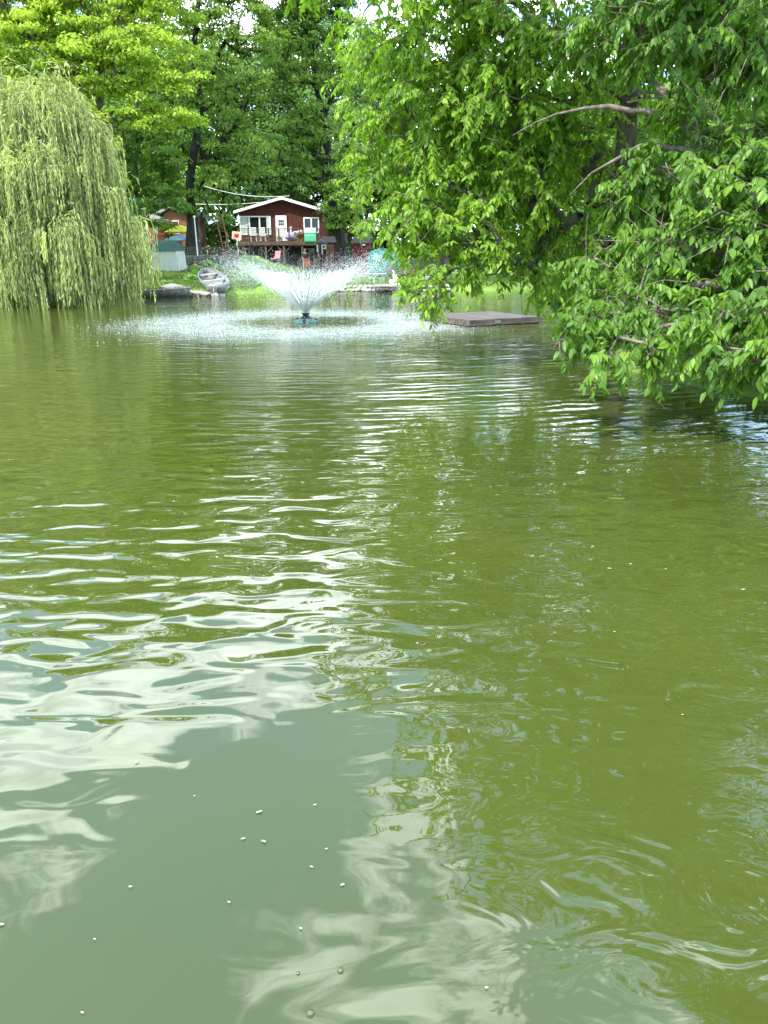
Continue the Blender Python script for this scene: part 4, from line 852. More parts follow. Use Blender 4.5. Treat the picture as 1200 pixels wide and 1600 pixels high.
# patio seats below the deck
def patio_chair(px, Y, m_, label, rz):
    c = P(px, 420, Y); o = empty('patio_chair', (c[0], Y, g1(c[0], Y)), rz, label, 'chair')
    MB().box(-.28, .28, -.26, .26, .4, .47).obj('seat', m_, o, bevel=.02)
    Mt = Matrix.Translation((0, .26, .45)) @ Matrix.Rotation(R(-14), 4, 'X'); MB().box(-.28, .28, -.03, .03, 0, .6, Mt).obj('backrest', m_, o, bevel=.03)
    for s in (-1, 1):
        MB().bar((s * .31, -.28, .0), (s * .31, .3, .62), .04).obj('frame', M['darkgrey'], o)
        MB().bar((s * .25, .24, 0), (s * .25, -.22, .398), .035).obj('leg', M['darkgrey'], o)
    return o
patio_chair(431, 66.8, M['pink'], 'pink-cushioned patio chair on the ground below the deck', R(-30))
patio_chair(484, 66.4, M['orange'], 'orange patio chair beside the person in the dark top', R(150))
patio_chair(497, 66.6, M['wood_tan'], 'tan patio chair between the orange chair and the red shed', R(170))

# ------------------------------------------------------------------ sheds
def gable_shed(name, px0, px1, py_e, py_r, Y, depth, wallm, roofm, label, door_px=None, over=.15, ridge_along='y', doorm=None):
    x0, x1 = xat(px0, 400, Y), xat(px1, 400, Y); cx = (x0 + x1) / 2; g = g1(cx, Y); o = empty(name, (cx, Y, g), 0, label, 'shed')
    w = (x1 - x0) / 2; ze = zat(py_e, Y) - g; zr_ = zat(py_r, Y) - g
    if ridge_along == 'y':
        MB().prism([(-w, -.3), (w, -.3), (w, ze), (0, zr_), (-w, ze)], 0, depth).obj('wall', wallm, o)
        sl = (zr_ - ze) / w
        MB().prism([(-w - over, ze - sl * over + .003), (0, zr_ + .003), (w + over, ze - sl * over + .003), (w + over, ze - sl * over + .09), (0, zr_ + .1), (-w - over, ze - sl * over + .09)], -over, depth + over).obj('roof', roofm, o)
    else:
        MB().box(-w, w, 0, depth, -.3, ze).obj('wall', wallm, o)
        q = MB(); a = -over; b = depth + over; m_ = depth / 2
        q.add([(-w - over, a, ze), (w + over, a, ze), (w + over - .2, m_, zr_), (-w - over + .2, m_, zr_), (-w - over, b, ze), (w + over, b, ze)], [(0, 1, 2, 3), (5, 4, 3, 2), (0, 3, 4), (1, 5, 2), (0, 4, 5, 1)]).obj('roof', roofm, o)
    if door_px:
        a, b, pt, pb = door_px; xa, xb = xat(a, 400, Y) - cx, xat(b, 400, Y) - cx; z1_ = zat(pt, Y) - g; z0_ = zat(pb, Y) - g
        d = MB().box(xa, xb, -.05, -.003, z0_, z1_).obj('door', doorm or M['wood_tan'], o)
        fr = MB().box(xa - .08, xa - .002, -.065, -.004, z0_, z1_ + .1).box(xb + .002, xb + .08, -.065, -.004, z0_, z1_ + .1).box(xa, xb, -.065, -.004, z1_ + .002, z1_ + .1)
        for zz in (z0_ + .6,): fr.box(xa, xb, -.065, -.052, zz, zz + .1)
        fr.obj('frame', mat('door_trim', (.3, .16, .1), .7), d)
        MB().box(xb - .14, xb - .09, -.1, -.053, (z0_ + z1_) / 2, (z0_ + z1_) / 2 + .12).obj('handle', M['metal'], d)
    return o
gable_shed('garden_shed', 501, 540, 379, 369, 66, 3, M['red_shed'], M['shingle_brown'], 'dark red shed with a tan door next to the deck', (511.5, 520, 384.5, 419), ridge_along='x')
gable_shed('garden_shed', 551, 579, 380, 368.5, 64, 3, M['red_shed'], M['shingle_brown'], 'dark red shed with a brown hipped roof left of the green tarpaulin', None, ridge_along='x')
# lamp on that shed
c = P(568, 382.5, 63.8); lp = empty('wall_lamp', (c[0], 63.88, c[2]), 0, 'small pale lamp under the eave of the brown-roofed shed', 'lamp')
MB().box(-.1, .1, -.02, .12, -.04, .04).obj('bracket', M['black'], lp); MB().lathe([(.0, .05), (.1, .03), (.16, -.05), (.0, -.05)], 10, (0, -.12, 0)).obj('lamp_shade', M['white'], lp)
# post with little roof and white bracket
c = P(502, 420, 65.2); g = g1(c[0], 65.2); bf = empty('bird_feeder', (c[0], 65.2, g), 0, 'dark feeder post with a tiny grey roof and white bracket beside the tan-doored shed', 'bird feeder')
zt_ = zat(376, 65.2) - g
MB().box(-.1, .1, -.1, .1, -.2, zt_ - .55).obj('post', M['black'], bf); MB().box(-.3, .3, -.2, .2, zt_ - .549, zt_ - .16).obj('box', M['metal_dark'], bf)
MB().prism([(-.5, zt_ - .28), (0, zt_ + .05), (.5, zt_ - .28), (.5, zt_ - .2), (0, zt_ + .13), (-.5, zt_ - .2)], -.3, .3).obj('roof', M['shingle'], bf)
zb = zt_ - .75
MB().box(-.3, -.2, -.24, -.205, zb - .1, zb + .45).box(.08, .16, -.24, -.205, zb - .25, zb + .45).box(.16, .36, -.24, -.205, zb + .37, zb + .45).box(.36, .44, -.24, -.205, zb + .12, zb + .45).box(.16, .36, -.24, -.205, zb + .12, zb + .2).obj('bracket', M['white'], bf)

# pale shed with green barn roof
x0, x1 = xat(236, 400, 50), xat(275, 400, 50); cx = (x0 + x1) / 2; g = g1(cx, 50); w = (x1 - x0) / 2
bs = empty('barn_shed', (cx, 50, g), 0, 'pale grey-green shed with a dark green barn roof beside the willow', 'shed')
zt_ = zat(378, 50) - g; ze = zat(391, 50) - g
MB().add([(-w, 0, -.3), (w + .12, 0, -.3), (w, 0, ze), (-w, 0, ze), (-w, 2.2, -.3), (w + .12, 2.2, -.3), (w, 2.2, ze), (-w, 2.2, ze)], [(0, 1, 2, 3), (5, 4, 7, 6), (1, 5, 6, 2), (4, 0, 3, 7), (3, 2, 6, 7)]).obj('wall', M['shed_wall'], bs)
MB().add([(-w - .1, -.12, ze - .02), (w + .06, -.12, ze - .02), (w - .1, .45, zt_ - .03), (-w, .45, zt_ - .03), (w - .14, 1.1, zt_ + .05), (-w, 1.1, zt_ + .05), (w + .06, 2.35, ze), (-w - .1, 2.35, ze)],
         [(0, 1, 2, 3), (3, 2, 4, 5), (5, 4, 6, 7), (0, 3, 5, 7), (1, 6, 4, 2), (0, 7, 6, 1)]).obj('roof', M['shingle_green'], bs)
# two brown houses far left
def far_house(px0, px1, py_e, py_r, Y, label, ridge_px):
    x0, x1 = xat(px0, 350, Y), xat(px1, 350, Y); cx = (x0 + x1) / 2; g = g1(cx, Y); o = empty('brown_house', (cx, Y, g), 0, label, 'house')
    w = (x1 - x0) / 2; ze = zat(py_e, Y) - g; zr_ = zat(py_r, Y) - g; rx_ = xat(ridge_px, 350, Y) - cx
    MB().prism([(-w, -.3), (w, -.3), (w, ze), (rx_, zr_ - .1), (-w, ze)], 0, 8).obj('wall', M['brown_brick'], o)
    MB().prism([(-w - .5, ze - .15), (rx_, zr_), (w + .5, ze - .15), (w + .5, ze + .1), (rx_, zr_ + .25), (-w - .5, ze + .1)], -.5, 8.4).obj('roof', M['shingle'], o)
    window_ = MB().box(-w * .3, w * .3, -.06, -.003, ze - 1.8, ze - .6).obj('window', M['white'], o); MB().box(-w * .25, w * .25, -.075, -.063, ze - 1.72, ze - .68).obj('pane', M['glass'], window_)
    return o
far_house(256, 292, 334, 325, 78, 'brown house with a pale roof edge glimpsed left of the oak trunk', 268)
far_house(212, 240, 344, 336, 74, 'brown house corner glimpsed at the right edge of the willow', 224)
# parasols
def parasol(px, py, Y, r_, h_, m_, label):
    c = P(px, py, Y); g = g1(c[0], Y); o = empty('parasol', (c[0], Y, g), 0, label, 'parasol'); z = c[2] - g
    MB().tube([(0, 0, -.1), (0, 0, z + h_)], .03).obj('pole', M['wood_grey'], o)
    rows = [[(rr * r_ * math.cos(a_) * (1 if j % 2 else .97), rr * r_ * math.sin(a_) * (1 if j % 2 else .97), z + h_ * (1 - rr ** 1.5)) for j, a_ in enumerate(np.linspace(0, 2 * math.pi, 17))] for rr in (.02, .4, .75, 1)]
    MB().grid(rows).obj('canopy', m_, o, solid=.02)
parasol(283, 363, 62, 1.25, .5, M['yellow'], 'yellow parasol open behind the fence left of the oak trunk')
parasol(283, 376, 59, 1.35, .4, M['blue'], 'blue and white parasol open below the yellow one')
# terracotta pots on white stand by pale shed
c = P(252, 378, 56); o = empty('chimney_pot', (c[0], 56, g1(c[0], 56)), 0, 'terracotta planter on a tall stand behind the green-roofed shed', 'planter')
z = c[2] - g1(c[0], 56)
MB().box(-.35, .35, -.2, .2, -.1, z - .1).obj('stand', M['wood_fence'], o); MB().lathe([(.2, z - .098), (.26, z + .45), (.3, z + .45), (.3, z + .55), (0, z + .55)], 12).obj('pot', mat('terracotta', (.5, .16, .07), .8), o, True)
c = P(246, 372, 56.5); o = empty('white_post', (c[0], 56.5, g1(c[0], 56.5)), 0, 'white post standing behind the green-roofed shed', 'post')
MB().tube([(0, 0, -.2), (0, 0, zat(354, 56.5) - o.location.z)], .07).obj('shaft', M['white'], o)
c = P(309, 398, 54.6); o = empty('white_pole', (c[0], 54.6, g1(c[0], 54.6)), 0, 'thin white pole just right of the dark oak trunk', 'pole')
MB().tube([(0, 0, -.2), (-.05, 0, zat(340, 54.6) - o.location.z)], [.05, .04]).obj('shaft', M['white'], o); MB().lathe([(0, .1), (.08, .05), (.08, -.05), (0, -.1)], 8, (-.05, 0, zat(339, 54.6) - o.location.z)).obj('cap', M['white'], o, True)
# picket fence on the terrace
def picket_fence(pxa, pxb_, Y, pt, label, m_, gap=.16, w=.09, name='picket_fence'):
    xa, xb = xat(pxa, 400, Y), xat(pxb_, 400, Y); g = g1((xa + xb) / 2, Y); o = empty(name, (xa, Y, g), 0, label, 'fence'); Lf = xb - xa; H = zat(pt, Y) - g
    q = MB(); x = 0
    while x < Lf:
        h_ = H * random.uniform(.96, 1.03); q.prism([(x, .05), (x + w, .05), (x + w, h_ - .06), (x + w / 2, h_), (x, h_ - .06)], -.02, 0); x += gap
    q.obj('pickets', m_, o)
    MB().box(0, Lf, .003, .05, H * .25, H * .25 + .08).box(0, Lf, .003, .05, H * .78, H * .78 + .08).obj('rail', m_, o)
    for k in range(int(Lf / 2.2) + 1): MB().box(k * 2.2, k * 2.2 + .1, .053, .15, -.2, H).obj('post', m_, o)
picket_fence(278, 370, 55.5, 384.5, 'dark wooden picket fence on the terrace left of the red house', M['wood_fence'])
picket_fence(632, 700, 58, 402, 'tall solid dark board fence at the back of the lawn right of the tarpaulin', mat('dark_boards', (.035, .035, .03), .9, (.06, .06, .05), 3), gap=.152, w=.15, name='board_fence')
# stone terrace wall
xa, xb = xat(278, 405, 53.2), xat(372, 405, 53.2); o = empty('terrace_wall', (xa, 53.2, g1(xa, 53)), 0, 'low dark fieldstone wall below the picket fence', 'wall')
Lw = xb - xa; q = MB(); Ht = zat(398.5, 53.2) - g1(xa, 53)
yy = -.3
rows_ = 4
for r_ in range(rows_):
    x = 0
    while x < Lw:
        wd = random.uniform(.3, .6); z0_ = -.2 + (Ht + .2) * r_ / rows_; z1_ = -.2 + (Ht + .2) * (r_ + 1) / rows_ - .02; e = random.uniform(0, .06)
        q.box(x, min(x + wd - .02, Lw), -e, .5, z0_, z1_ + random.uniform(-.02, .02)); x += wd
q.obj('stones', M['stone_wall'], o, bevel=.03)
# leaning ladder against the fence
c = P(352, 402, 54.9); o = empty('ladder', (c[0], 54.9, g1(c[0], 54.9)), 0, 'old wooden ladder leaning on the picket fence', 'ladder')
q = MB().bar((0, -.1, 0), (-.55, .45, 2.6), .06).bar((.4, -.1, 0), (-.15, .45, 2.6), .06); q.obj('rail', M['wood_tan'], o)
for k in range(1, 8): t_ = k / 8; MB().bar((-.55 * t_, -.1 + .55 * t_, 2.6 * t_), (.4 - .55 * t_, -.1 + .55 * t_, 2.6 * t_), .035).obj('rung', M['wood_tan'], o)

# ------------------------------------------------------------------ tarpaulin-covered heap
c = P(599, 430, 56); g = g1(c[0], 56); o = empty('tarpaulin_heap', (c[0], 56, g), 0, 'tall rounded heap under a bright green tarpaulin on the lawn', 'tarpaulin')
W_ = 27 * S(56); H_ = zat(388, 56) - g; rows = []
for i in range(15):
    t_ = i / 14; row = []
    for j in range(41):
        a_ = 2 * math.pi * j / 40; z = H_ * (1 - (1 - t_) ** 1.0); k = (1 - t_ ** 3.2) ** (1 / 2.6) if t_ < 1 else 0
        crease = 1 + .045 * math.sin(a_ * 9 + t_ * 3) * (1 - t_) + .03 * math.sin(a_ * 17 + t_ * 9)
        ca, sa = math.cos(a_), math.sin(a_); sq = lambda v: math.copysign(abs(v) ** .75, v)
        row.append((W_ * k * crease * sq(ca) + .1 * math.sin(t_ * 5), 1.1 * k * crease * sq(sa), z - .02 + (.05 * math.sin(a_ * 5) * t_)))
    rows.append(row)
MB().grid(rows).obj('tarpaulin', M['tarp'], o, True, solid=.01)
rows = []
MB().tube([(W_ * 1.05 * math.cos(a_), 1.2 * math.sin(a_), .28) for a_ in np.linspace(0, 6.283, 30)], .02, 5).obj('rope', M['white'], o)
# garden chairs (slatted)
def adirondack(px, Y, rz, label):
    c = P(px, 430, Y); o = empty('adirondack_chair', (c[0], Y, g1(c[0], Y)), rz, label, 'chair', 'dark slatted garden chairs')
    m_ = M['darkgrey']
    q = MB()
    for k in range(5): q.box(-.27, .27, -.42 + k * .13, -.31 + k * .13, .36 - k * .035, .385 - k * .035)
    q.obj('seat', m_, o)
    q = MB(); Mt = Matrix.Translation((0, .22, .2)) @ Matrix.Rotation(R(-20), 4, 'X')
    for k in range(5): x = -.27 + k * .112; q.box(x, x + .098, -.012, .012, 0, .82 - .035 * (k - 2) ** 2, Mt)
    q.obj('backrest', m_, o)
    for s in (-1, 1):
        MB().box(s * .36 - .07, s * .36 + .07, -.5, .3, .56, .585).obj('armrest', m_, o)
        MB().box(s * .33 - .02, s * .33 + .02, -.45, -.35, 0, .558).obj('leg', m_, o); MB().bar((s * .3, -.45, .33), (s * .3, .5, .02), .03, .1).obj('leg', m_, o)
adirondack(612, 52.5, R(14), 'dark slatted garden chair in front of the tarpaulin, the left of the pair')
adirondack(629, 52.8, R(-8), 'dark slatted garden chair beyond the tarpaulin corner, the right of the pair')
# fire bed with sticks
c = P(655, 436, 51.5); g = g1(c[0], 51.5); o = empty('garden_bed', (c[0], 51.5, g), 0, 'low pale stone-edged garden bed right of the slatted chairs', 'garden bed')
wb = 23 * S(51.5); MB().box(-wb, wb, -.7, -.5, -.1, .22).box(-wb, wb, .5, .7, -.1, .22).box(-wb, -wb + .2, -.497, .497, -.1, .22).box(wb - .2, wb, -.497, .497, -.1, .22).obj('edging', M['stone'], o, bevel=.02)
MB().box(-wb + .2, wb - .2, -.5, .5, -.1, .15).obj('soil', mat('soil', (.06, .045, .03), .95), o)
o = empty('brush_pile', (c[0] - .2, 51.5, g + .15), 0, 'tangled heap of dry sticks lying on the garden bed', 'brush pile'); q = MB()
for k in range(110):
    a_ = random.uniform(0, 6.28); r_ = random.uniform(0, .6); z = random.uniform(.0, .4 * (1 - r_)); x, y = r_ * math.cos(a_), r_ * .5 * math.sin(a_); b_ = random.uniform(0, 6.28)
    q.tube([(x, y, z), (x + .3 * math.cos(b_), y + .2 * math.sin(b_), z + random.uniform(0, .3))], .014, 4)
q.obj('sticks', M['wood_tan'], o)

# ------------------------------------------------------------------ jetty and white birds
c = P(602, 450, 45.6); jt = empty('jetty', (c[0], 45.4, 0), 0, 'small pale wooden jetty at the far stone shore', 'jetty')
jw = 18 * S(45); zj = zat(446, 44.8)
q = MB()
for k in range(8): x = -jw + 2 * jw * k / 8; q.box(x, x + 2 * jw / 8 - .012, -.9, .9, zj - .05, zj)
q.obj('boards', M['wood_grey'], jt); MB().box(-jw, jw, -.86, -.8, zj - .22, zj - .053).obj('beam', M['wood_fence'], jt); MB().box(-jw, jw, .6, .66, zj - .22, zj - .053).obj('beam', M['wood_fence'], jt)
for s in (-1, 1): MB().tube([(s * (jw - .1), -.72, -1), (s * (jw - .1), -.72, zj - .053)], .06).obj('post', M['wood_fence'], jt)
MB().tube([(-jw + .05, -.85, zj - .3), (-jw + .05, -.85, zj + .45)], .03).obj('mooring_post', M['wood_grey'], jt)
def swan(px, Y, sc, rz, label):
    c = P(px, 445, Y); o = empty('bird_statue', (c[0], Y, zj + .002), rz, label, 'statue', 'white bird statues on the jetty')
    me = bpy.data.meshes.new('body'); J = [(0, .25, .3), (0, .1, .3), (0, -.1, .3), (0, -.22, .42), (0, -.24, .6), (0, -.22, .76), (0, -.3, .82), (0, .38, .34)]
    me.from_pydata(J, [(0, 1), (1, 2), (2, 3), (3, 4), (4, 5), (5, 6), (0, 7)], []); b = bpy.data.objects.new('body', me); C.objects.link(b); b.parent = o; b.modifiers.new('k', 'SKIN'); me.materials.append(M['plaster'])
    for i, r_ in enumerate((.12, .16, .14, .07, .05, .045, .05, .05)): me.skin_vertices[0].data[i].radius = (r_, r_)
    me.skin_vertices[0].data[1].use_root = True; me.skin_vertices[0].data[0].use_root = False
    s_ = b.modifiers.new('u', 'SUBSURF'); s_.levels = 1; s_.render_levels = 2
    MB().tube([(0, -.33, .82), (0, -.45, .79)], [.025, .006], 6).obj('beak', M['orange'], o)
    MB().box(-.1, .1, -.1, .15, 0, .16).obj('foot', M['plaster'], o, bevel=.04)
    o.scale = (sc, sc, sc)
swan(621, 45.2, .95, R(-80), 'white bird statue on the jetty, the taller with its neck raised')
swan(615, 44.7, .72, R(60), 'smaller white bird statue at the front corner of the jetty')

# shore stones
def rock_mesh(seed):
    r_ = random.Random(seed); me = bpy.data.meshes.new('shore_rock'); import bmesh
    bm = bmesh.new(); bmesh.ops.create_icosphere(bm, subdivisions=2, radius=1)
    ph = [r_.uniform(0, 6) for _ in range(6)]
    for v in bm.verts:
        c_ = v.co; k = 1 + .16 * math.sin(2.3 * c_.x + ph[0]) * math.cos(2.1 * c_.y + ph[1]) + .12 * math.sin(3.7 * c_.z + ph[2] + 2 * c_.x); v.co = Vector((c_.x, c_.y * .85, c_.z * .62)) * k
    bm.to_mesh(me); bm.free(); me.shade_smooth(); me.materials.append(M['stone']); return me
RM = [rock_mesh(i) for i in range(6)]
def shore_pts(xa, xb, step):
    out = []; x = xa
    while x < xb:
        ys_ = np.linspace(38, 52, 141); d = pond_sd(np.full(141, x), ys_); k = np.argmax(d > 0); out.append((x, ys_[k])); x += step * random.uniform(.75, 1.25)
    return out
nr_ = 0
for row in range(2):
    for (x, y) in shore_pts(P(455, 455, 46)[0] if row == 0 else P(530, 455, 46)[0], P(705, 455, 46)[0], .30):
        if abs(x - jt.location.x) < jw + .1 and row == 1: continue
        s_ = random.uniform(.12, .2); o = bpy.data.objects.new('shore_rock', random.choice(RM)); C.objects.link(o)
        o.location = (x, y + row * .22 - .12 + random.uniform(-.06, .06), .08 + row * .17 + random.uniform(-.02, .03)); o.scale = (s_ * random.uniform(.9, 1.3), s_, s_ * random.uniform(.8, 1.1)); o.rotation_euler = (random.uniform(-.3, .3), random.uniform(-.3, .3), random.uniform(0, 6))
        tag(o, 'rounded pale stone in the row edging the far shore', 'rock', 'stones edging the far shore'); nr_ += 1
for (px, py, Y) in ((345, 462, 41.8), (336, 463, 41.2), (360, 461, 42.6), (432, 457, 44.6), (424, 457, 44.4), (441, 457, 44.8)):
    c = P(px, py, Y); s_ = random.uniform(.14, .22); o = bpy.data.objects.new('shore_rock', random.choice(RM)); C.objects.link(o); o.location = (c[0], Y, .04); o.scale = (s_ * 1.2, s_, s_)
    tag(o, 'loose wet stone at the waterline left of the fountain' , 'rock', 'loose stones left of the fountain')

# ------------------------------------------------------------------ boats
def hull_rows(L, B, H, n=14, m=8, bow=.55, rocker=.12):
    rows = []
    for i in range(n + 1):
        t_ = i / n; wd = B / 2 * (1 - max(0, (t_ - (1 - bow)) / bow) ** 2.2 * .86) * (.86 + .14 * min(1, t_ * 4)); sh = rocker * (t_ ** 2) ; row = []
        for j in range(m + 1):
            a_ = -1 + 2 * j / m; k = abs(a_); x = wd * math.copysign(min(1, k * 1.45) * (.78 + .22 * k), a_); z = H * max(0, (k - .55) / .45) ** .9 + sh
            row.append((x, L * t_ - L / 2, z))
        rows.append(row)
    return rows
def rowboat(name, loc, rot, L, B, H, m_, inner, label, seats=3):
    o = empty(name, loc, 0, label, 'boat'); o.rotation_euler = rot; rows = hull_rows(L, B, H)
    tr_ = rows[0]; bw = rows[-1]
    h = MB().grid(rows); n0 = len(h.v); h.add(tr_, [tuple(range(len(tr_)))]); h.add(bw, [tuple(range(len(bw)))[::-1]])
    h.obj('hull', m_, o, True, solid=.03)
    for s in (0, -1): MB().tube([Vector(r[s]) + Vector((0, 0, .01)) for r in rows], .032, 6).obj('gunwale', M['metal'] if m_ == M['metal'] else M['wood_grey'], o, True)
    for k in range(seats):
        i = int(2 + k * 9 / max(1, seats - 1)); r = rows[i]; wd = abs(r[0][0]) * .97; z = r[0][2] - .12; y = r[0][1]
        MB().box(-wd, wd, y - .14, y + .14, z - .03, z).obj('seat', inner, o, bevel=.01)
    return o
c = P(256, 462, 40.4)
rowboat('rowboat', (c[0], 40.2, -.10), (0, R(-3), R(-82)), 2.7, 1.1, .42, M['metal_dark'], M['wood_grey'], 'old dark flat rowboat half in the water beside the willow', 2)
c = P(334, 452, 43.2)
rowboat('rowboat', (c[0], 43.0, g1(c[0], 43.6) - .02), (R(11), R(-6), R(22)), 3.2, 1.35, .45, M['metal'], M['wood_grey'], 'aluminium rowboat with pale seats pulled up onto the bank', 3)
# plank raft on the bank
c = P(296, 452, 41.8); o = empty('plank_raft', (c[0], 41.5, .22), 0, 'weathered grey plank raft sloping from the lawn to the water between the boats', 'raft'); o.rotation_euler = (R(4), R(9), R(-10)); q = MB()
for k in range(7): q.box(-1.25, 1.25, -.7 + k * .2, -.7 + k * .2 + .185, .08, .13)
q.obj('boards', M['wood_grey'], o)
MB().box(-1.25, 1.25, -.68, -.6, -.08, .078).obj('beam', M['wood_fence'], o); MB().box(-1.25, 1.25, .55, .63, -.08, .078).obj('beam', M['wood_fence'], o)
for k, (px, py, tx, tz) in enumerate(((281, 455, -.12, .35), (333, 455, .1, .55), (309, 458, .05, .25), (288, 461, .04, .25))):
    c = P(px, 464, 40.6); o = empty('mooring_stake', (c[0], 40.4 + .1 * k, 0), 0, ['pale stake at the stern of the dark rowboat', 'tallest pale stake at the lower end of the plank raft', 'short pale stake under the middle of the plank raft', 'short pale stake in the water by the dark rowboat'][k], 'stake', 'stakes standing in the shallows')
    MB().tube([(0, 0, -.5), (tx, 0, tz)], [.05, .035], 7).obj('shaft', M['wood_grey'], o); MB().lathe([(0, .03), (.05, .015), (.05, -.03), (0, -.03)], 7, (tx, 0, tz)).obj('cap', M['plaster'], o, True)
# white rounded tub on the far bank
c = P(433, 437, 47.2); o = empty('white_tub', (c[0], 47.2, g1(c[0], 47.2)), 0, 'white rounded boat-like tub lying on the far bank behind the spray', 'tub')
wt = 19 * S(47.2); zt0 = zat(439.5, 47.2) - o.location.z; zt1 = zat(425.5, 47.2) - o.location.z; rows = []
for i in range(9):
    t_ = i / 8; k = (1 - abs(2 * t_ - 1) ** 3.5) ** .35 if 0 < t_ < 1 else .05
    rows.append([(wt * k * math.copysign(abs(math.cos(a_)) ** .55, math.cos(a_)), .55 * k * math.copysign(abs(math.sin(a_)) ** .7, math.sin(a_)), zt0 + (zt1 - zt0) * t_) for a_ in np.linspace(0, 2 * math.pi, 33)])
MB().grid(rows).obj('shell', M['plaster'], o, True); MB().tube([(wt * 1.01 * math.copysign(abs(math.cos(a_)) ** .55, math.cos(a_)), .56 * math.copysign(abs(math.sin(a_)) ** .7, math.sin(a_)), (zt0 + zt1) / 2) for a_ in np.linspace(0, 2 * math.pi, 33)], .02, 6).obj('rim', M['white'], o, True)
for s in (-1, 1): MB().box(s * wt * .6 - .06, s * wt * .6 + .06, -.3, .3, -.15, zt0 + .08).obj('leg', M['wood_fence'], o)

# ------------------------------------------------------------------ floating swim raft
pl = np.array([P(697, 496, 1), P(736, 508, 1), P(846, 499, 1), P(806, 488, 1)])
def onwater(px, py, z=0):
    d = P(px, py, 1) - np.array([0, 0, CAMZ]); t_ = (z - CAMZ) / d[2]; return np.array([0, 0, CAMZ]) + d * t_
ZT = .2
fl_, fr_, bk_ = onwater(736, 500.5, ZT), onwater(846, 494.5, ZT), onwater(697, 491.5, ZT)
ux = unit(fr_ - fl_); Wd = np.linalg.norm(fr_ - fl_); uy = np.array([-ux[1], ux[0], 0]); Dp = 2.7
ang = math.atan2(ux[1], ux[0])
o = empty('swim_raft', (fl_[0], fl_[1], 0), ang, 'dark brown square swim raft floating right of the fountain', 'raft'); q = MB(); nb = 19
for k in range(nb):
    x = Wd * k / nb; q.box(x, x + Wd / nb - .012, .02 + random.uniform(-.006, .006), Dp, ZT - .035, ZT + random.uniform(-.003, .003))
q.obj('boards', M['wood_platform'], o)
MB().box(-.01, Wd + .01, -.03, .015, ZT - .17, ZT - .01).box(-.01, Wd + .01, Dp + .003, Dp + .045, ZT - .17, ZT - .01).box(-.055, -.012, -.03, Dp + .045, ZT - .17, ZT - .01).box(Wd + .012, Wd + .055, -.03, Dp + .045, ZT - .17, ZT - .01).obj('rim', M['wood_platform'], o)
MB().box(.05, Wd - .05, .03, Dp - .03, -.2, ZT - .18).obj('float', M['wood_platform_side'], o)
MB().box(.9, 1.1, -.06, -.033, ZT - .13, ZT - .04).obj('cleat', M['metal'], o)

# ------------------------------------------------------------------ fountain
ft = empty('fountain', (FX, FY, 0), 0, 'floating fountain throwing a wide V-shaped spray in mid-pond', 'fountain')
MB().lathe([(.0, -.1), (.36, -.1), (.42, .0), (.38, .05), (.25, .08), (.2, .1)], 28).obj('float', M['teal'], ft, True)
for a_ in range(3): MB().lathe([(0, -.04), (.06, -.02), (.07, .03), (.04, .07), (0, .08)], 12, (.36 * math.cos(a_ * 2.09 + .5), .36 * math.sin(a_ * 2.09 + .5), .03)).obj('light_housing', M['black'], ft, True)
MB().lathe([(.2, .08), (.18, .16), (.1, .17), (.1, .24), (.14, .25), (.13, .28), (.02, .28)], 20).obj('nozzle', M['black'], ft, True)
G = 9.81; N = 36000
KD = 1.5
def flight(v0, th, t):
    e = (1 - np.exp(-KD * t)) / KD
    return v0 * np.cos(th) * e, .27 + (v0 * np.sin(th) + G / KD) * e - G * t / KD, v0 * np.cos(th) * np.exp(-KD * t), (v0 * np.sin(th) + G / KD) * np.exp(-KD * t) - G / KD
az = rng.uniform(0, 2 * np.pi, N); th = R(46) + rng.normal(size=N) * R(3.2); v0 = np.clip(rng.normal(9.4, .9, N), 6.5, 12); T = np.full(N, 1.3)
t_ = rng.random(N) ** 0.9; t_ = np.where((t_ > .5) & (rng.random(N) < .7), rng.random(N) * .45, t_) * T
rr, zz, vr, vz = flight(v0, th, t_)
jit = rng.normal(size=(N, 3)) * (0.008 + .15 * (t_ / T))[:, None]
pos = np.stack([rr * np.cos(az), rr * np.sin(az), zz], -1) + jit; ok = pos[:, 2] > .01
pos, t_, T, vr, vz, az = pos[ok], t_[ok], T[ok], vr[ok], vz[ok], az[ok]; N = len(pos)
vel = unit(np.stack([vr * np.cos(az), vr * np.sin(az), vz], -1))
f_ = t_ / T; size = np.where(f_ < .2, .003, rng.uniform(.0012, .0040, N)); length = np.where(f_ < .2, .045, rng.uniform(.005, .018, N))
v, f = frusta(pos - vel * length[:, None], pos + vel * length[:, None], size, size * .6, 3)
drops = np_mesh('spray', v, f, M['foam_white'], ft); tag(drops, kind='stuff')
# continuous streams at the nozzle
ns = 320; az = rng.uniform(0, 2 * np.pi, ns); th = R(46) + rng.normal(size=ns) * R(1.0); v0 = rng.normal(9.4, .3, ns); A = []; B = []; RA = []; RB = []
for k in range(9):
    ta, tb_ = k * .034, (k + 1) * .034; keep = rng.random(ns) < (1.05 - k / 9)
    pa, pb = [(lambda q: np.stack([q[0] * np.cos(az), q[0] * np.sin(az), q[1]], -1))(flight(v0, th, t__)) for t__ in (ta, tb_)]
    A.append(pa[keep]); B.append(pb[keep]); RA.append(np.full(keep.sum(), .0085 - .0006 * k)); RB.append(np.full(keep.sum(), .0085 - .0006 * (k + 1)))
v, f = frusta(np.concatenate(A), np.concatenate(B), np.concatenate(RA), np.concatenate(RB), 4)
tag(np_mesh('jet', v, f, M['foam_white'], ft), kind='stuff')
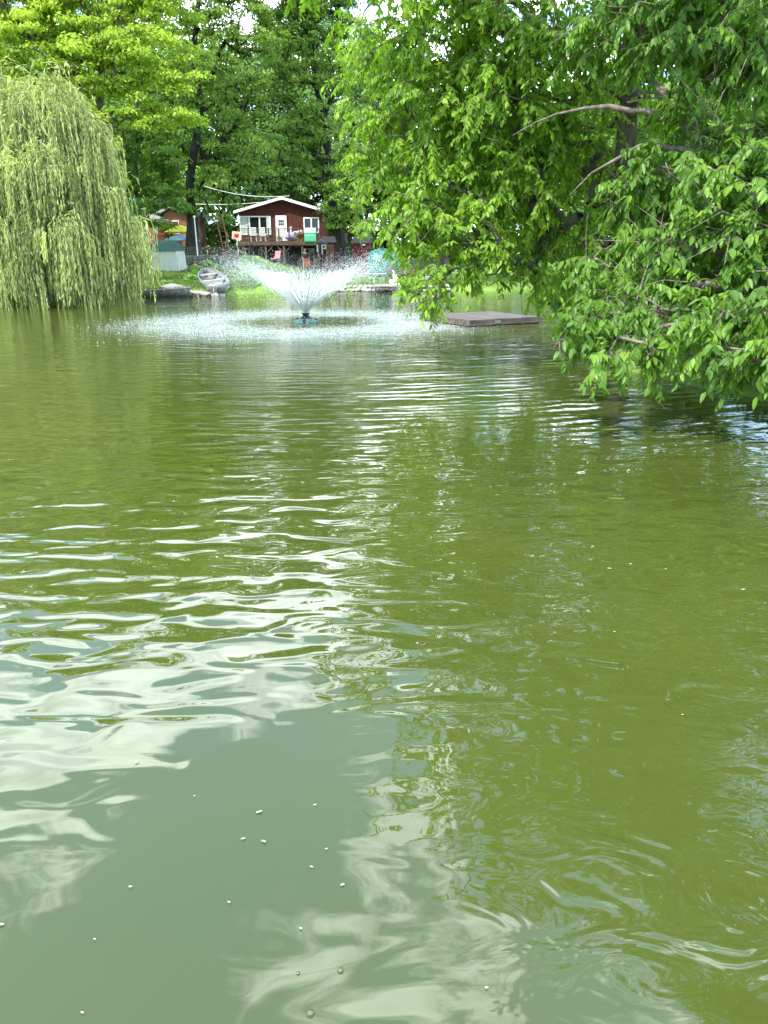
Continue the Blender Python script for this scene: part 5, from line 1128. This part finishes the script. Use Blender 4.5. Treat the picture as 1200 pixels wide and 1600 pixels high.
# splashes where the drops land
N = 12000; az = rng.uniform(0, 2 * np.pi, N); rr = np.clip(rng.normal(4.2, 1.2, N), 1.9, 8.5); pos = np.stack([rr * np.cos(az), rr * np.sin(az), rng.random(N) ** 2.5 * .09], -1)
v, f = frusta(pos, pos + np.stack([rng.normal(size=N) * .006, rng.normal(size=N) * .006, rng.uniform(.006, .02, N)], -1), rng.uniform(.002, .006, N), np.full(N, .001), 3)
tag(np_mesh('splash', v, f, M['foam_white'], ft), kind='stuff')

# ------------------------------------------------------------------ petals and bubbles floating close by
fpts = [(405, 1270, 1.0), (412, 1316, .8), (380, 1312, .7), (214, 1192, .7), (952, 889, .8), (1161, 922, .9), (204, 1387, .5), (487, 1356, .5), (358, 1411, .4), (492, 1259, .5), (2, 1446, .8), (535, 1384, .6), (470, 1452, .45), (148, 1469, .35), (129, 1584, .45), (304, 1245, .3), (510, 1328, .4), (1040, 890, .4), (985, 882, .5), (960, 988, .4), (760, 1545, .45), (1066, 1118, .4)]
wheres = ['pale oval petal afloat in the calm water left of centre', 'pale petal lying just below the oval one', 'faint slim petal left of the paired petals', 'white fleck at the tip of the curled cloud reflection', 'white petal alone on the green water right of centre', 'white petal near the right edge of the open green water']
pmat = mat('petal', (.3, .36, .22), .6); fmat = mat('fleck', (.45, .48, .38), .5)
for k, (px, py, s_) in enumerate(fpts):
    c = onwater(px, py); L_ = .014 * s_ * max(1, c[1] / 3.4); a_ = random.uniform(-.5, .5)
    q = MB(); ring = [(L_ * math.cos(t_), L_ * .42 * math.sin(t_) * (1 + .25 * math.cos(t_)) * random.uniform(.7, 1.2), .003) for t_ in np.linspace(0, 2 * math.pi, 13)[:-1]]
    q.add([(0, 0, .002)] + ring, [(0, i + 1, (i + 1) % 12 + 1) for i in range(12)])
    o = q.obj('petal' if k < 6 else 'fleck', pmat if k < 6 else fmat, None, True, solid=.0015, loc=(c[0], c[1], .0035)); o.rotation_euler.z = a_
    tag(o, wheres[k] if k < 6 else 'tiny white fleck floating on the near water', 'petal' if k < 6 else 'fleck', None if k < 6 else 'flecks floating on the near water')
bmat = mat('bubble', (.07, .09, .03), .05, spec=.9)
for k, (px, py, s_) in enumerate(((532, 1517, .010), (485, 1584, .012), (466, 1521, .006))):
    c = onwater(px, py); o = MB().lathe([(1 * s_, 0), (.92 * s_, .4 * s_), (.7 * s_, .7 * s_), (.38 * s_, .9 * s_), (0.02 * s_, s_)], 14).obj('bubble', bmat, None, True, loc=(c[0], c[1], .0015))
    tag(o, ['round bubble at the right of the reflected cloud near the bottom', 'largest bubble at the very bottom centre', 'smallest bubble left of the other two'][k], 'bubble')

# ------------------------------------------------------------------ grass on the far banks
gx = []; 
def area(xa, xb, ya, yb, n):
    x = rng.uniform(xa, xb, n); y = rng.uniform(ya, yb, n); d = pond_sd(x, y); ok = d > .1; gx.append(np.stack([x[ok], y[ok]], -1))
area(-14.5, -7, 38, 53, 26000); area(-6, 9, 44.5, 62, 22000); area(5, 10, 12, 26, 4000); area(-20, -13, 33, 42, 5000); area(9, 24, 46, 60, 9000)
g_ = np.concatenate(gx); z = np.concatenate([gz(g_[i:i + 5000, 0], g_[i:i + 5000, 1]) for i in range(0, len(g_), 5000)]); n = len(g_)
pos = np.stack([g_[:, 0], g_[:, 1], z - .02], -1); ax = unit(rng.normal(size=(n, 3)) * .35 + [0, 0, 1]); nrm = rand_unit(n)
gr = leaf_mesh('grass', pos, ax, nrm, rng.uniform(.08, .2, n), .22, np.clip(.5 + .22 * np.sin(g_[:, 0] * .9) * np.sin(g_[:, 1] * 1.1) + rng.normal(size=n) * .15, .02, .98), M['grass'])
tag(gr, 'short bright grass on the far banks', 'grass', kind='stuff')

# overhead wires between the far trees
for k, (pa, pb) in enumerate((((255, 314, 70), (445, 311, 70)), ((320, 291, 71), (452, 306, 69)))):
    a_, b_ = P(*pa), P(*pb); o = empty('power_line', tuple((a_ + b_) / 2), 0, ['lower pale overhead wire crossing behind the oak trunk', 'upper pale overhead wire running to the cottage roof'][k], 'wire')
    mid = (a_ + b_) / 2
    MB().tube([tuple(a_ * (1 - t_) + b_ * t_ - mid - np.array([0, 0, .35 * 4 * t_ * (1 - t_)])) for t_ in np.linspace(0, 1, 14)], .022, 5).obj('cable', M['white'], o)
print('objects', len(bpy.data.objects))
